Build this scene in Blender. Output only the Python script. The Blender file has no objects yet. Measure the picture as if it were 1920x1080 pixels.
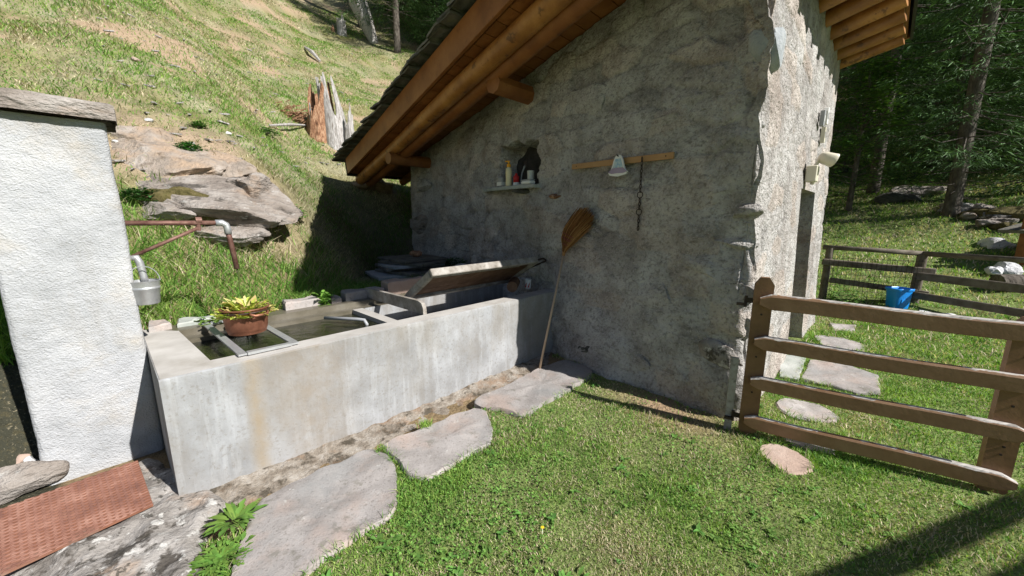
import bpy, math, random
import numpy as np
from mathutils import Vector
R = math.radians
random.seed(7)
rng = np.random.default_rng(11)
S = bpy.context.scene
COL = S.collection

# ------------------------------------------------------------------ camera, sky, sun, exposure
FPX, CAMH, PITCH = 720.0, 1.6, R(10.5)
cam = bpy.data.cameras.new('camera'); co = bpy.data.objects.new('camera', cam); COL.objects.link(co)
cam.sensor_width = 36.0; cam.lens = FPX / 1920 * 36.0; cam.clip_start = .05; cam.clip_end = 600
co.location = (0, 0, CAMH); co.rotation_euler = (R(90) - PITCH, 0, 0)
S.camera = co
SUN_AZ, SUN_EL = R(-31.0), R(39.0)          # direction TO the sun, angle from +X
SD = Vector((math.cos(SUN_AZ) * math.cos(SUN_EL), math.sin(SUN_AZ) * math.cos(SUN_EL), math.sin(SUN_EL)))
W = bpy.data.worlds.new('World'); S.world = W; W.use_nodes = True
wn = W.node_tree; wn.nodes.clear()
sky = wn.nodes.new('ShaderNodeTexSky'); sky.sky_type = 'NISHITA'; sky.sun_disc = False
sky.sun_elevation = SUN_EL; sky.sun_rotation = R(90) - SUN_AZ; sky.altitude = 1500
bg = wn.nodes.new('ShaderNodeBackground'); bg.inputs[1].default_value = .05
wo = wn.nodes.new('ShaderNodeOutputWorld')
wn.links.new(sky.outputs[0], bg.inputs[0]); wn.links.new(bg.outputs[0], wo.inputs[0])
sl = bpy.data.lights.new('sun', 'SUN'); sl.energy = 5.0; sl.angle = R(.55); sl.color = (1, .965, .92)
so = bpy.data.objects.new('sun', sl); COL.objects.link(so); so.location = (20, -12, 25)
so.rotation_euler = SD.to_track_quat('Z', 'Y').to_euler()
S.view_settings.view_transform = 'Standard'; S.view_settings.look = 'None'
S.view_settings.exposure = .70; S.view_settings.gamma = 1.0; S.view_settings.use_curve_mapping = False
S.cycles.max_bounces = 6; S.cycles.transparent_max_bounces = 6

# ------------------------------------------------------------------ frames
def _ray(u, v):
    x = (u - 960) / FPX; d = (v - 540) / FPX; c, s = math.cos(PITCH), math.sin(PITCH)
    return np.array([x, c - d * s, -(s + d * c)])
def G(u, v, z=0.0):                          # sight line through a measured point, met at height z
    r = _ray(u, v); t = (z - CAMH) / r[2]; return np.array([0, 0, CAMH]) + t * r
TA = R(46.5); D = np.array([math.cos(TA), math.sin(TA)]); B = np.array([-D[1], D[0]])
T0 = np.array([-1.887, 1.925])
def T(a, q, z=0.0):                          # trough frame: a along the trough, q backwards
    p = T0 + D * a + B * q; return (p[0], p[1], z)
def toT(x, y):
    return ((x - T0[0]) * D[0] + (y - T0[1]) * D[1], (x - T0[0]) * B[0] + (y - T0[1]) * B[1])
C0 = np.array([1.78, 2.77]); gb = R(52)
GD = np.array([-math.cos(gb), math.sin(gb)]); NG = np.array([-math.sin(gb), -math.cos(gb)])
ea = R(46); ED = np.array([math.cos(ea), math.sin(ea)]); NE = np.array([math.sin(ea), -math.cos(ea)])
BAT_G, BAT_E = .05, .036
def gw(u, v, out=0.0):                       # point on the battered gable wall
    r = _ray(u, v); t = (C0 @ NG + out - BAT_G * CAMH) / (r[:2] @ NG + BAT_G * r[2]); return np.array([0, 0, CAMH]) + t * r
def ew(u, v, out=0.0):
    r = _ray(u, v); t = (C0 @ NE + out - BAT_E * CAMH) / (r[:2] @ NE + BAT_E * r[2]); return np.array([0, 0, CAMH]) + t * r
def deck_z(x, y):                            # underside of the roof boards: one low pitch
    return 3.86 + .196 * ((x - C0[0]) * NE[0] + (y - C0[1]) * NE[1])
def sm(x, a, b):
    t = np.clip((x - a) / (b - a), 0, 1); return t * t * (3 - 2 * t)

# ------------------------------------------------------------------ noise
def _h(i, j, k, seed):
    n = (i * 374761393 + j * 668265263 + k * 2147483647 + seed * 1274126177) & 0xffffffff
    n = ((n ^ (n >> 13)) * 1274126177) & 0xffffffff
    return ((n ^ (n >> 16)) & 0xffff) / 32767.5 - 1
def vn(P, seed=0):
    P = np.asarray(P, float); I = np.floor(P).astype(np.int64); F = P - I; F = F * F * (3 - 2 * F)
    r = 0
    for dx in (0, 1):
        wx = F[:, 0] if dx else 1 - F[:, 0]
        for dy in (0, 1):
            wy = F[:, 1] if dy else 1 - F[:, 1]
            for dz in (0, 1):
                wz = F[:, 2] if dz else 1 - F[:, 2]
                r = r + wx * wy * wz * _h(I[:, 0] + dx, I[:, 1] + dy, I[:, 2] + dz, seed)
    return r
def fbm(P, scale=1.0, octv=4, seed=0, gain=.5):
    P = np.asarray(P, float) / scale; a = 1.0; r = 0
    for o in range(octv):
        r = r + a * vn(P * (2.03 ** o) + 17.3 * o, seed + o); a *= gain
    return r
def P3(x, y, z=0):
    return np.stack([np.asarray(x, float), np.asarray(y, float), np.zeros_like(x) + z], -1)

# ------------------------------------------------------------------ terrain height
def terrain(x, y, rough=True):
    x = np.asarray(x, float); y = np.asarray(y, float)
    a = (x - T0[0]) * D[0] + (y - T0[1]) * D[1]; q = (x - T0[0]) * B[0] + (y - T0[1]) * B[1]
    z = np.zeros_like(x)
    # bank behind the trough: a wall-high step, a terrace, then the alpine meadow slope
    step = sm(q, 1.36, 1.48) * .70
    stepL = sm(q, .95, 1.5) * .62
    wl = sm(a, -.35, -.05)
    z += wl * step + (1 - wl) * stepL
    q0 = 1.55 + sm(a, .9, 3.8) * 2.2
    qq = np.maximum(q - q0, 0)
    slope = .60 * np.minimum(qq, 7) + .58 * np.maximum(qq - 7, 0) + .28 * np.minimum(qq, 1.6)
    z += slope * (1 - .0 * a)
    z -= .05 * sm(q, -.50, -.36) * (1 - sm(q, .05, .2)) * sm(a, -.1, .15) * (1 - sm(a, 2.9, 3.4))
    # meadow beyond the fence rises to the wood and then the mountain side
    rr = np.maximum(a - 9.0, 0)
    z += .13 * rr + .012 * np.minimum(rr, 10) ** 2 + .5 * np.maximum(a - 26, 0)
    # far side of the valley stays low in front, behind the camera gentle
    z += np.maximum(-q - 7, 0) * .05
    if rough:
        P = P3(x, y)
        amp = .03 + .10 * sm(q, 1.7, 4)
        z += amp * fbm(P, 1.6, 4, 5) * (sm(q, 1.6, 2.6) + .35 * (1 - sm(q, 1.6, 2.6)) * sm(np.hypot(x, y), 1, 5))
        z += .5 * sm(q, 8, 20) * fbm(P, 9, 3, 9) + .6 * sm(a, 14, 26) * fbm(P, 7, 3, 19)
        z += .12 * sm(a, 6, 12) * fbm(P, 3.5, 3, 29)
    return z
def hit(u, v, t0=1.2, t1=150):
    r = _ray(u, v); t = np.geomspace(t0, t1, 3000); p = np.array([0, 0, CAMH]) + t[:, None] * r
    below = p[:, 2] < terrain(p[:, 0], p[:, 1]); i = int(np.argmax(below)) if below.any() else len(t) - 1
    return p[i]
def gz(x, y): return float(terrain(np.array([x]), np.array([y]))[0])

# ------------------------------------------------------------------ materials
def mat(name, ramp, scale=6.0, detail=8, rough=.85, bump=.3, bscale=60.0, bdist=.01, spec=.3, stretch=(1, 1, 1),
        spots=None, metal=0.0, attr=False, obj_rand=0.0, bump2=None, translucent=0.0, coords='Object', wave=None, tint=False):
    m = bpy.data.materials.new(name); m.use_nodes = True; nt = m.node_tree; N = nt.nodes; L = nt.links
    b = N['Principled BSDF']; b.inputs['Roughness'].default_value = rough; b.inputs['Metallic'].default_value = metal
    b.inputs['Specular IOR Level'].default_value = spec
    tc = N.new('ShaderNodeTexCoord'); mp = N.new('ShaderNodeMapping'); mp.inputs['Scale'].default_value = stretch
    L.new(tc.outputs[coords], mp.inputs[0])
    if coords == 'Object':
        geo = N.new('ShaderNodeNewGeometry'); L.new(geo.outputs['Position'], mp.inputs[0])
    if attr:
        at = N.new('ShaderNodeAttribute'); at.attribute_name = 'Col'; col = at.outputs['Color']
    else:
        n = N.new('ShaderNodeTexNoise'); n.inputs['Scale'].default_value = scale; n.inputs['Detail'].default_value = detail
        n.inputs['Roughness'].default_value = .62
        L.new(mp.outputs[0], n.inputs['Vector'])
        cr = N.new('ShaderNodeValToRGB'); e = cr.color_ramp.elements
        k = len(ramp)
        lo, hi = .30, .70
        e[0].position = lo; e[0].color = (*ramp[0], 1); e[1].position = hi; e[1].color = (*ramp[-1], 1)
        for i in range(1, k - 1):
            x = e.new(lo + (hi - lo) * i / (k - 1)); x.color = (*ramp[i], 1)
        L.new(n.outputs['Fac'], cr.inputs[0]); col = cr.outputs[0]
    for sp in (spots or []):
        # sp = (scale, lo, hi, colour, strength[, stretch])
        n2 = N.new('ShaderNodeTexNoise'); n2.inputs['Scale'].default_value = sp[0]; n2.inputs['Detail'].default_value = 6
        n2.inputs['Roughness'].default_value = .65
        if len(sp) > 5:
            m2 = N.new('ShaderNodeMapping'); m2.inputs['Scale'].default_value = sp[5]; m2.inputs['Location'].default_value = (3.1 * sp[0], 1.7, 5.3)
            L.new(mp.inputs[0].links[0].from_socket, m2.inputs[0]); L.new(m2.outputs[0], n2.inputs['Vector'])
        else:
            m2 = N.new('ShaderNodeMapping'); m2.inputs['Location'].default_value = (sp[0] * .77, 3.7, 1.9)
            L.new(mp.outputs[0], m2.inputs[0]); L.new(m2.outputs[0], n2.inputs['Vector'])
        mr = N.new('ShaderNodeMapRange'); mr.inputs[1].default_value = sp[1]; mr.inputs[2].default_value = sp[2]
        mr.inputs[4].default_value = sp[4]; L.new(n2.outputs['Fac'], mr.inputs[0])
        mx = N.new('ShaderNodeMix'); mx.data_type = 'RGBA'; mx.inputs[7].default_value = (*sp[3], 1)
        L.new(mr.outputs[0], mx.inputs[0]); L.new(col, mx.inputs[6]); col = mx.outputs[2]
    if tint:
        at2 = N.new('ShaderNodeAttribute'); at2.attribute_name = 'Col'; mt = N.new('ShaderNodeMix'); mt.data_type = 'RGBA'; mt.blend_type = 'MULTIPLY'; mt.inputs[0].default_value = 1
        L.new(col, mt.inputs[6]); L.new(at2.outputs['Color'], mt.inputs[7]); col = mt.outputs[2]
    if obj_rand:
        oi = N.new('ShaderNodeObjectInfo'); mr = N.new('ShaderNodeMapRange'); mr.inputs[3].default_value = 1 - obj_rand; mr.inputs[4].default_value = 1 + obj_rand
        L.new(oi.outputs['Random'], mr.inputs[0]); mx = N.new('ShaderNodeVectorMath'); mx.operation = 'SCALE'
        L.new(col, mx.inputs[0]); L.new(mr.outputs[0], mx.inputs['Scale']); col = mx.outputs[0]
    L.new(col, b.inputs['Base Color'])
    if bump:
        nb = N.new('ShaderNodeTexNoise'); nb.inputs['Scale'].default_value = bscale; nb.inputs['Detail'].default_value = 5; nb.inputs['Roughness'].default_value = .6
        L.new(mp.outputs[0], nb.inputs['Vector']); h = nb.outputs['Fac']
        if bump2:
            nb2 = N.new('ShaderNodeTexNoise'); nb2.inputs['Scale'].default_value = bump2[0]; nb2.inputs['Detail'].default_value = 4
            L.new(mp.outputs[0], nb2.inputs['Vector']); ma = N.new('ShaderNodeMath'); ma.operation = 'MULTIPLY_ADD'; ma.inputs[1].default_value = bump2[1]
            L.new(nb2.outputs['Fac'], ma.inputs[0]); L.new(h, ma.inputs[2]); h = ma.outputs[0]
        bp = N.new('ShaderNodeBump'); bp.inputs['Strength'].default_value = bump; bp.inputs['Distance'].default_value = bdist
        L.new(h, bp.inputs['Height']); L.new(bp.outputs[0], b.inputs['Normal'])
    if translucent:
        tr = N.new('ShaderNodeBsdfTranslucent'); ms = N.new('ShaderNodeMixShader'); ms.inputs[0].default_value = translucent
        vs = N.new('ShaderNodeVectorMath'); vs.operation = 'MULTIPLY'; vs.inputs[1].default_value = (1.15, 1.25, .6)
        L.new(col, vs.inputs[0]); L.new(vs.outputs[0], tr.inputs[0])
        L.new(b.outputs[0], ms.inputs[1]); L.new(tr.outputs[0], ms.inputs[2]); L.new(ms.outputs[0], N['Material Output'].inputs[0])
    return m
M = {}
M['ground'] = mat('ground_soil', None, attr=True, rough=.95, bump=1, bscale=28, bdist=.04, spec=.1, spots=[(35, .52, .66, (.10, .085, .045), .6), (60, .58, .7, (.50, .42, .28), .5)])
M['grass'] = mat('grass_blades', None, attr=True, rough=.6, bump=0, spec=.25, translucent=.3)
M['leaf'] = mat('leaf_green', None, attr=True, rough=.6, bump=0, spec=.15, translucent=.25)
M['needles'] = mat('spruce_needles', None, attr=True, rough=.65, bump=0, spec=.15, translucent=.12)
def rc(name, tint): return mat(name, [(.27, .25, .23), (.45, .425, .398), (.58, .56, .535)], 5.0, rough=.95, bump=1.0, bscale=55, bdist=.03, spec=.1, bump2=(22, 1.2), tint=tint,
    spots=[(.9, .50, .62, (.28, .24, .215), .55), (1.3, .53, .62, (.57, .56, .53), .6, (1, 1, 1.5)), (3.1, .62, .70, (.22, .14, .095), .4), (34, .50, .64, (.16, .142, .125), .6), (70, .54, .68, (.66, .65, .63), .5),
           (2.3, .62, .74, (.16, .155, .11), .6, (1, 1, 3)), (6, .60, .66, (.10, .09, .08), .45, (1, 1, 2.5))])
M['roughcast'] = rc('roughcast_wall', True); M['roughstone'] = rc('roughcast_stone', False)
M['whitewash'] = mat('whitewashed_render', [(.34, .35, .36), (.45, .46, .475), (.53, .535, .54)], 3.0, rough=.9, bump=.8, bscale=95, bdist=.016, spec=.12,
                     stretch=(1, 1, 1.2), bump2=(30, .6), spots=[(1.6, .52, .66, (.46, .40, .31), .55), (5, .56, .68, (.33, .32, .30), .4, (1, 1, .25)), (26, .58, .70, (.32, .31, .29), .45), (4, .60, .7, (.36, .36, .35), .35)])
M['concrete'] = mat('trough_concrete', [(.19, .19, .19), (.275, .28, .285), (.37, .38, .395)], 2.6, rough=.85, bump=.35, bscale=70, bdist=.005, spec=.25,
                    spots=[(9, .46, .70, (.19, .18, .165), .5, (1, 1, .12)), (15, .52, .70, (.47, .485, .50), .45, (1, 1, .09)), (.8, .5, .62, (.42, .435, .455), .5),
                           (1.1, .50, .66, (.24, .215, .175), .6, (1, 1, .6)), (40, .53, .68, (.19, .175, .155), .6), (1.6, .5, .64, (.21, .19, .165), .5, (1, 1, .7)), (70, .66, .70, (.07, .065, .06), .8)])
def add_stain(m, a0, wid, colr):
    nt = m.node_tree; N = nt.nodes; L = nt.links; b = N['Principled BSDF']; src = b.inputs['Base Color'].links[0].from_socket
    g = N.new('ShaderNodeNewGeometry'); dt = N.new('ShaderNodeVectorMath'); dt.operation = 'DOT_PRODUCT'; dt.inputs[1].default_value = (D[0], D[1], 0); L.new(g.outputs['Position'], dt.inputs[0])
    no = N.new('ShaderNodeTexNoise'); no.inputs['Scale'].default_value = 14; no.inputs['Detail'].default_value = 5; L.new(g.outputs['Position'], no.inputs['Vector'])
    a = N.new('ShaderNodeMath'); a.operation = 'SUBTRACT'; a.inputs[1].default_value = a0 + float(T0 @ D); L.new(dt.outputs['Value'], a.inputs[0])
    ab = N.new('ShaderNodeMath'); ab.operation = 'ABSOLUTE'; L.new(a.outputs[0], ab.inputs[0])
    mr = N.new('ShaderNodeMapRange'); mr.inputs[1].default_value = wid; mr.inputs[2].default_value = 0; mr.interpolation_type = 'SMOOTHSTEP'; L.new(ab.outputs[0], mr.inputs[0])
    mu = N.new('ShaderNodeMath'); mu.operation = 'MULTIPLY'; L.new(mr.outputs[0], mu.inputs[0]); L.new(no.outputs[0], mu.inputs[1])
    mx = N.new('ShaderNodeMix'); mx.data_type = 'RGBA'; mx.inputs[7].default_value = (*colr, 1); L.new(mu.outputs[0], mx.inputs[0]); L.new(src, mx.inputs[6]); L.new(mx.outputs[2], b.inputs['Base Color'])
add_stain(M['concrete'], .42, .08, (.29, .225, .14)); add_stain(M['concrete'], .75, .45, (.24, .20, .155))
M['rimconcrete'] = mat('worn_rim_concrete', [(.34, .32, .29), (.43, .41, .38), (.50, .48, .45)], 4, rough=.85, bump=.3, bscale=80, bdist=.004,
                       spots=[(3, .55, .7, (.26, .23, .18), .4)])
M['wetconcrete'] = mat('wet_concrete', [(.085, .075, .05), (.13, .115, .085), (.17, .155, .125)], 5, rough=.35, bump=.4, bscale=50, bdist=.005, spec=.5)
M['lichenrock'] = mat('lichen_rock', [(.15, .135, .12), (.27, .25, .23), (.40, .38, .36)], 5, rough=.92, bump=.8, bscale=40, bdist=.02, bump2=(9, 1.5),
                      spots=[(5, .55, .60, (.055, .046, .036), .85), (14, .56, .62, (.55, .54, .51), .8), (3, .58, .7, (.34, .24, .17), .6), (22, .58, .62, (.05, .045, .035), .8)])
M['mortar'] = mat('rough_mortar', [(.12, .095, .07), (.26, .225, .185), (.40, .37, .33)], 12, rough=.95, bump=1.0, bscale=45, bdist=.02,
                  spots=[(9, .54, .62, (.06, .05, .035), .85), (5, .50, .62, (.26, .175, .115), .8)])
M['flag'] = mat('gneiss_flagstone', [(.25, .23, .215), (.335, .31, .295), (.41, .385, .37)], 4, rough=.85, bump=.55, bscale=90, bdist=.006, spec=.2, obj_rand=.12,
                bump2=(12, 1.6), spots=[(2.5, .50, .66, (.42, .32, .27), .6), (60, .54, .66, (.16, .145, .13), .6), (7, .60, .66, (.17, .16, .13), .6), (18, .62, .68, (.50, .49, .46), .6), (1.3, .55, .7, (.26, .27, .27), .6)])
M['flagpink'] = mat('pink_flagstone', [(.33, .24, .19), (.42, .31, .25), (.48, .38, .32)], 4, rough=.85, bump=.6, bscale=60, bdist=.008, spots=[(3, .55, .7, (.35, .33, .30), .4)])
M['flagslate'] = mat('greenish_slab', [(.26, .29, .27), (.36, .38, .35), (.42, .43, .41)], 5, rough=.8, bump=.5, bscale=60, bdist=.006)
M['slate'] = mat('roof_slab', [(.07, .068, .06), (.13, .125, .11), (.19, .18, .155)], 7, rough=.85, bump=.7, bscale=35, bdist=.015, obj_rand=.3,
                 spots=[(8, .56, .68, (.17, .155, .09), .6)])
M['bluestone'] = mat('blue_grey_stone', [(.22, .245, .26), (.31, .33, .34), (.40, .41, .41)], 7, rough=.85, bump=.7, bscale=30, bdist=.02)
M['darkstone'] = mat('dark_schist', [(.035, .037, .033), (.085, .085, .075), (.16, .155, .13)], 9, rough=.8, bump=1, bscale=26, bdist=.03, stretch=(1, 1, 3))
M['boulder'] = mat('hill_boulder', [(.15, .125, .105), (.27, .235, .205), (.39, .36, .33)], 3.0, rough=.9, bump=.9, bscale=18, bdist=.05, stretch=(1, 1, 2.2),
                   bump2=(6, 1.5), spots=[(2.1, .57, .63, (.06, .052, .042), .85), (1.2, .57, .68, (.33, .22, .14), .6), (9, .6, .68, (.5, .49, .46), .6)])
M['dirt'] = mat('dry_earth', [(.16, .11, .07), (.27, .19, .125), (.40, .30, .21)], 9, rough=1, bump=1, bscale=30, bdist=.03)
M['moss'] = mat('moss', [(.05, .045, .015), (.10, .085, .03), (.16, .13, .06)], 20, rough=1, bump=1, bscale=60, bdist=.02)
M['larch'] = mat('stained_larch', [(.17, .058, .016), (.25, .092, .026), (.33, .135, .042)], 3, rough=.5, bump=.25, bscale=30, bdist=.004, spec=.4, obj_rand=.12,
                 spots=[(9, .58, .68, (.14, .045, .015), .6)])
def wood(name, ramp, axis, **k):
    st = [9, 9, 9]; return mat(name, ramp, 4, stretch=tuple(axis), **k)
M['log'] = mat('varnished_log', [(.20, .075, .018), (.33, .14, .036), (.46, .22, .065)], 3.5, rough=.42, bump=.35, bscale=12, bdist=.01, spec=.45,
               obj_rand=.1, spots=[(7, .57, .63, (.10, .04, .015), .8)])
M['gatewood'] = mat('brown_painted_gate', [(.15, .078, .036), (.20, .105, .05), (.25, .135, .068)], 7, rough=.5, bump=.3, bscale=40, bdist=.004, spec=.4)
M['greywood'] = mat('weathered_wood', [(.17, .15, .125), (.29, .265, .235), (.42, .40, .37)], 8, rough=.85, bump=.6, bscale=40, bdist=.006, spots=[(30, .55, .68, (.10, .085, .065), .6)], stretch=(1.0, 1.0, 1.0))
M['lidboard'] = mat('brown_lid_boards', [(.10, .055, .032), (.16, .09, .055), (.22, .135, .09)], 10, rough=.8, bump=.5, bscale=30, bdist=.005)
M['fencewood'] = mat('old_fence_wood', [(.075, .06, .045), (.13, .11, .085), (.19, .165, .135)], 8, rough=.85, bump=.6, bscale=40, bdist=.006)
M['deadwood'] = mat('bleached_deadwood', [(.22, .20, .18), (.40, .38, .36), (.58, .56, .54)], 9, rough=.85, bump=1, bscale=16, bdist=.04, stretch=(3, 3, .35), spots=[(12, .55, .65, (.12, .09, .06), .7, (2.5, 2.5, .3))])
M['rotwood'] = mat('rotten_red_wood', [(.10, .045, .025), (.32, .17, .095), (.55, .36, .23)], 12, rough=.95, bump=1, bscale=24, bdist=.04, stretch=(2, 2, .7))
M['bark'] = mat('bark', [(.05, .04, .032), (.10, .085, .07), (.17, .15, .125)], 12, rough=.95, bump=1, bscale=14, bdist=.04, stretch=(1, 1, .4))
M['stripwood'] = mat('pine_strip', [(.36, .20, .09), (.44, .26, .12)], 8, rough=.6, bump=.1)
M['broomstick'] = mat('broom_handle_wood', [(.42, .30, .20), (.52, .39, .27)], 8, rough=.6, bump=.1)
M['straw'] = mat('broom_straw', [(.16, .07, .02), (.34, .17, .055), (.48, .27, .10)], 60, rough=.7, bump=.6, bscale=120, bdist=.004)
M['rust'] = mat('rusty_pipe', [(.10, .045, .035), (.17, .09, .07), (.23, .14, .11)], 20, rough=.6, bump=.3, metal=.3)
M['iron'] = mat('dark_iron', [(.025, .02, .018), (.07, .05, .04)], 30, rough=.6, metal=.5)
M['galv'] = mat('galvanised_metal', [(.42, .43, .44), (.56, .57, .58)], 20, rough=.42, bump=.1, metal=.6)
M['copper'] = mat('aged_copper', [(.17, .07, .042), (.29, .125, .075), (.38, .19, .125)], 9, rough=.48, bump=.15, metal=.55, spots=[(14, .6, .72, (.13, .05, .03), .6)])
M['plate'] = mat('rust_red_tread_plate', [(.15, .062, .036), (.23, .10, .06), (.29, .15, .105)], 5, rough=.75, bump=.3, bscale=80, bdist=.003,
                 spots=[(2.5, .55, .7, (.24, .20, .17), .6), (14, .6, .7, (.15, .06, .04), .5)])
M['black'] = mat('black_sheet', [(.012, .012, .012), (.02, .02, .02)], 5, rough=.5, bump=0)
M['soil'] = mat('potting_soil', [(.03, .02, .012), (.06, .04, .025)], 20, rough=1)
M['blue'] = mat('blue_plastic', [(.01, .23, .70), (.012, .27, .78)], 3, rough=.35, bump=0, spec=.5)
M['cream'] = mat('cream_plastic', [(.60, .56, .44), (.66, .62, .50)], 3, rough=.4, bump=0)
M['white'] = mat('white_plastic', [(.70, .70, .68), (.76, .76, .74)], 3, rough=.4, bump=0)
M['grey'] = mat('grey_plastic', [(.28, .29, .30), (.36, .37, .38)], 3, rough=.4, bump=0)
M['yellow'] = mat('yellow_plastic', [(.85, .36, .01), (.9, .42, .02)], 3, rough=.35, bump=0)
M['cfluid'] = mat('pale_yellow_bottle', [(.80, .70, .42), (.84, .74, .46)], 3, rough=.35, bump=0)
M['red'] = mat('red_plastic', [(.42, .02, .02), (.5, .03, .03)], 3, rough=.35, bump=0)
M['maroon'] = mat('maroon_thread', [(.20, .05, .045), (.27, .08, .07)], 30, rough=.8, bump=0)
M['glass'] = mat('lamp_glass', [(.45, .46, .42), (.6, .6, .56)], 30, rough=.15, bump=.2, spec=.6)
M['hole'] = mat('sooty_shade_stone', [(.02, .018, .015), (.06, .055, .05)], 9, rough=1, bump=.6)
M['doorwood'] = mat('dark_door_boards', [(.05, .035, .025), (.10, .07, .05)], 9, rough=.8, bump=.4)
M['petal'] = mat('yellow_petal', [(.8, .5, .02), (.85, .58, .03)], 9, rough=.6, bump=0)
M['whitestone'] = mat('pale_quartz_stone', [(.42, .42, .42), (.60, .60, .60), (.74, .74, .75)], 6, rough=.85, bump=.8, bscale=20, bdist=.03)

def water_mat():
    m = mat('trough_water', [(.006, .007, .004), (.014, .016, .007), (.035, .036, .014)], 9, rough=.06, bump=.5, bscale=16, bdist=.012, spec=.5,
            spots=[(30, .58, .68, (.07, .07, .03), .5)])
    return m
M['water'] = water_mat()

# ------------------------------------------------------------------ mesh builder
class MB:
    def __init__(s): s.v = []; s.f = []; s.n = 0; s.c = []
    def add(s, verts, faces, col=None):
        verts = np.asarray(verts, float).reshape(-1, 3)
        s.v.append(verts); s.f.extend([tuple(int(i) + s.n for i in f) for f in faces]); s.n += len(verts)
        s.c.append(np.tile(np.array(col if col is not None else (1, 1, 1), float), (len(verts), 1)))
        return s
    def box(s, c, size, ax=(1, 0, 0), ay=None, taper=1.0, bev=0.0):
        # c centre, ax direction of size[0] ; ay direction of size[1]
        ax = np.array(ax, float); ax /= np.linalg.norm(ax)
        if ay is None: ay = np.cross((0, 0, 1), ax)
        ay = np.array(ay, float); ay /= np.linalg.norm(ay); az = np.cross(ax, ay)
        c = np.array(c, float); h = np.array(size, float) / 2
        if bev <= 0:
            V = [c + ax * h[0] * i * (taper if k > 0 else 1) + ay * h[1] * j * (taper if k > 0 else 1) + az * h[2] * k for k in (-1, 1) for j in (-1, 1) for i in (-1, 1)]
            F = [(0, 2, 3, 1), (4, 5, 7, 6), (0, 1, 5, 4), (2, 6, 7, 3), (0, 4, 6, 2), (1, 3, 7, 5)]
            return s.add(V, F)
        b = bev; prof = [(-h[0] + b, -h[1]), (h[0] - b, -h[1]), (h[0], -h[1] + b), (h[0], h[1] - b), (h[0] - b, h[1]), (-h[0] + b, h[1]), (-h[0], h[1] - b), (-h[0], -h[1] + b)]
        V = []
        for z, k in ((-h[2], 1), (-h[2], 0), (h[2], 0), (h[2], 1)):
            for x, y in prof:
                if k: x -= np.sign(x) * b; y -= np.sign(y) * b; zz = z
                else: zz = z - np.sign(z) * b
                V.append(c + ax * x + ay * y + az * zz)
        F = [tuple(range(7, -1, -1)), tuple(range(24, 32))]
        for r in range(3):
            for i in range(8):
                j = (i + 1) % 8; F.append((r * 8 + i, r * 8 + j, r * 8 + 8 + j, r * 8 + 8 + i))
        return s.add(V, F)
    def tube(s, pts, rad, n=10, cap=True, jit=0.0, seed=0):
        pts = [np.array(p, float) for p in pts]
        if np.isscalar(rad): rad = [rad] * len(pts)
        V = []; up = None
        for i, p in enumerate(pts):
            d = pts[min(i + 1, len(pts) - 1)] - pts[max(i - 1, 0)]; d /= np.linalg.norm(d) + 1e-9
            if up is None:
                up = np.cross(d, (0, 0, 1) if abs(d[2]) < .9 else (1, 0, 0)); up /= np.linalg.norm(up)
            up = up - d * (up @ d); up /= np.linalg.norm(up) + 1e-9; w = np.cross(d, up)
            for k in range(n):
                t = 2 * math.pi * k / n; r = rad[i] * (1 + (jit * math.sin(3.1 * k + seed + i * .7) if jit else 0))
                V.append(p + (up * math.cos(t) + w * math.sin(t)) * r)
        F = []
        for i in range(len(pts) - 1):
            for k in range(n):
                a = i * n + k; b = i * n + (k + 1) % n; F.append((a, b, b + n, a + n))
        if cap:
            F.append(tuple(range(n - 1, -1, -1))); F.append(tuple(range((len(pts) - 1) * n, len(pts) * n)))
        return s.add(V, F)
    def lathe(s, c, prof, n=32, close=False):
        c = np.array(c, float); V = []
        for r, z in prof:
            for k in range(n):
                t = 2 * math.pi * k / n; V.append(c + (r * math.cos(t), r * math.sin(t), z))
        F = []
        for i in range(len(prof) - 1):
            for k in range(n):
                a = i * n + k; b = i * n + (k + 1) % n; F.append((a, b, b + n, a + n))
        if prof[0][0] > 1e-4 and close: F.append(tuple(range(n - 1, -1, -1)))
        if close: F.append(tuple(range((len(prof) - 1) * n, len(prof) * n)))
        return s.add(V, F)
    def prism(s, poly, z0, z1, axes=None, org=(0, 0, 0)):
        n = len(poly); org = np.array(org, float)
        if axes is None: axes = ((1, 0, 0), (0, 1, 0), (0, 0, 1))
        X, Y, Z = [np.array(a, float) for a in axes]
        V = [org + X * p[0] + Y * p[1] + Z * z0 for p in poly] + [org + X * p[0] + Y * p[1] + Z * z1 for p in poly]
        F = [tuple(range(n - 1, -1, -1)), tuple(range(n, 2 * n))] + [(i, (i + 1) % n, n + (i + 1) % n, n + i) for i in range(n)]
        return s.add(V, F)
    def grid(s, P, closed=False, col=None):
        h, w, _ = P.shape; idx = np.arange(h * w).reshape(h, w)
        a = idx[:-1, :-1].ravel(); b = idx[:-1, 1:].ravel(); c = idx[1:, 1:].ravel(); d = idx[1:, :-1].ravel()
        F = np.stack([a, b, c, d], 1)
        if closed:
            F = np.concatenate([F, np.stack([idx[:-1, -1], idx[:-1, 0], idx[1:, 0], idx[1:, -1]], 1)])
        s.v.append(P.reshape(-1, 3)); s.f.extend(map(tuple, (F + s.n).tolist())); s.n += h * w
        s.c.append(np.ones((h * w, 3)) if col is None else col.reshape(-1, 3)); return s
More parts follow.
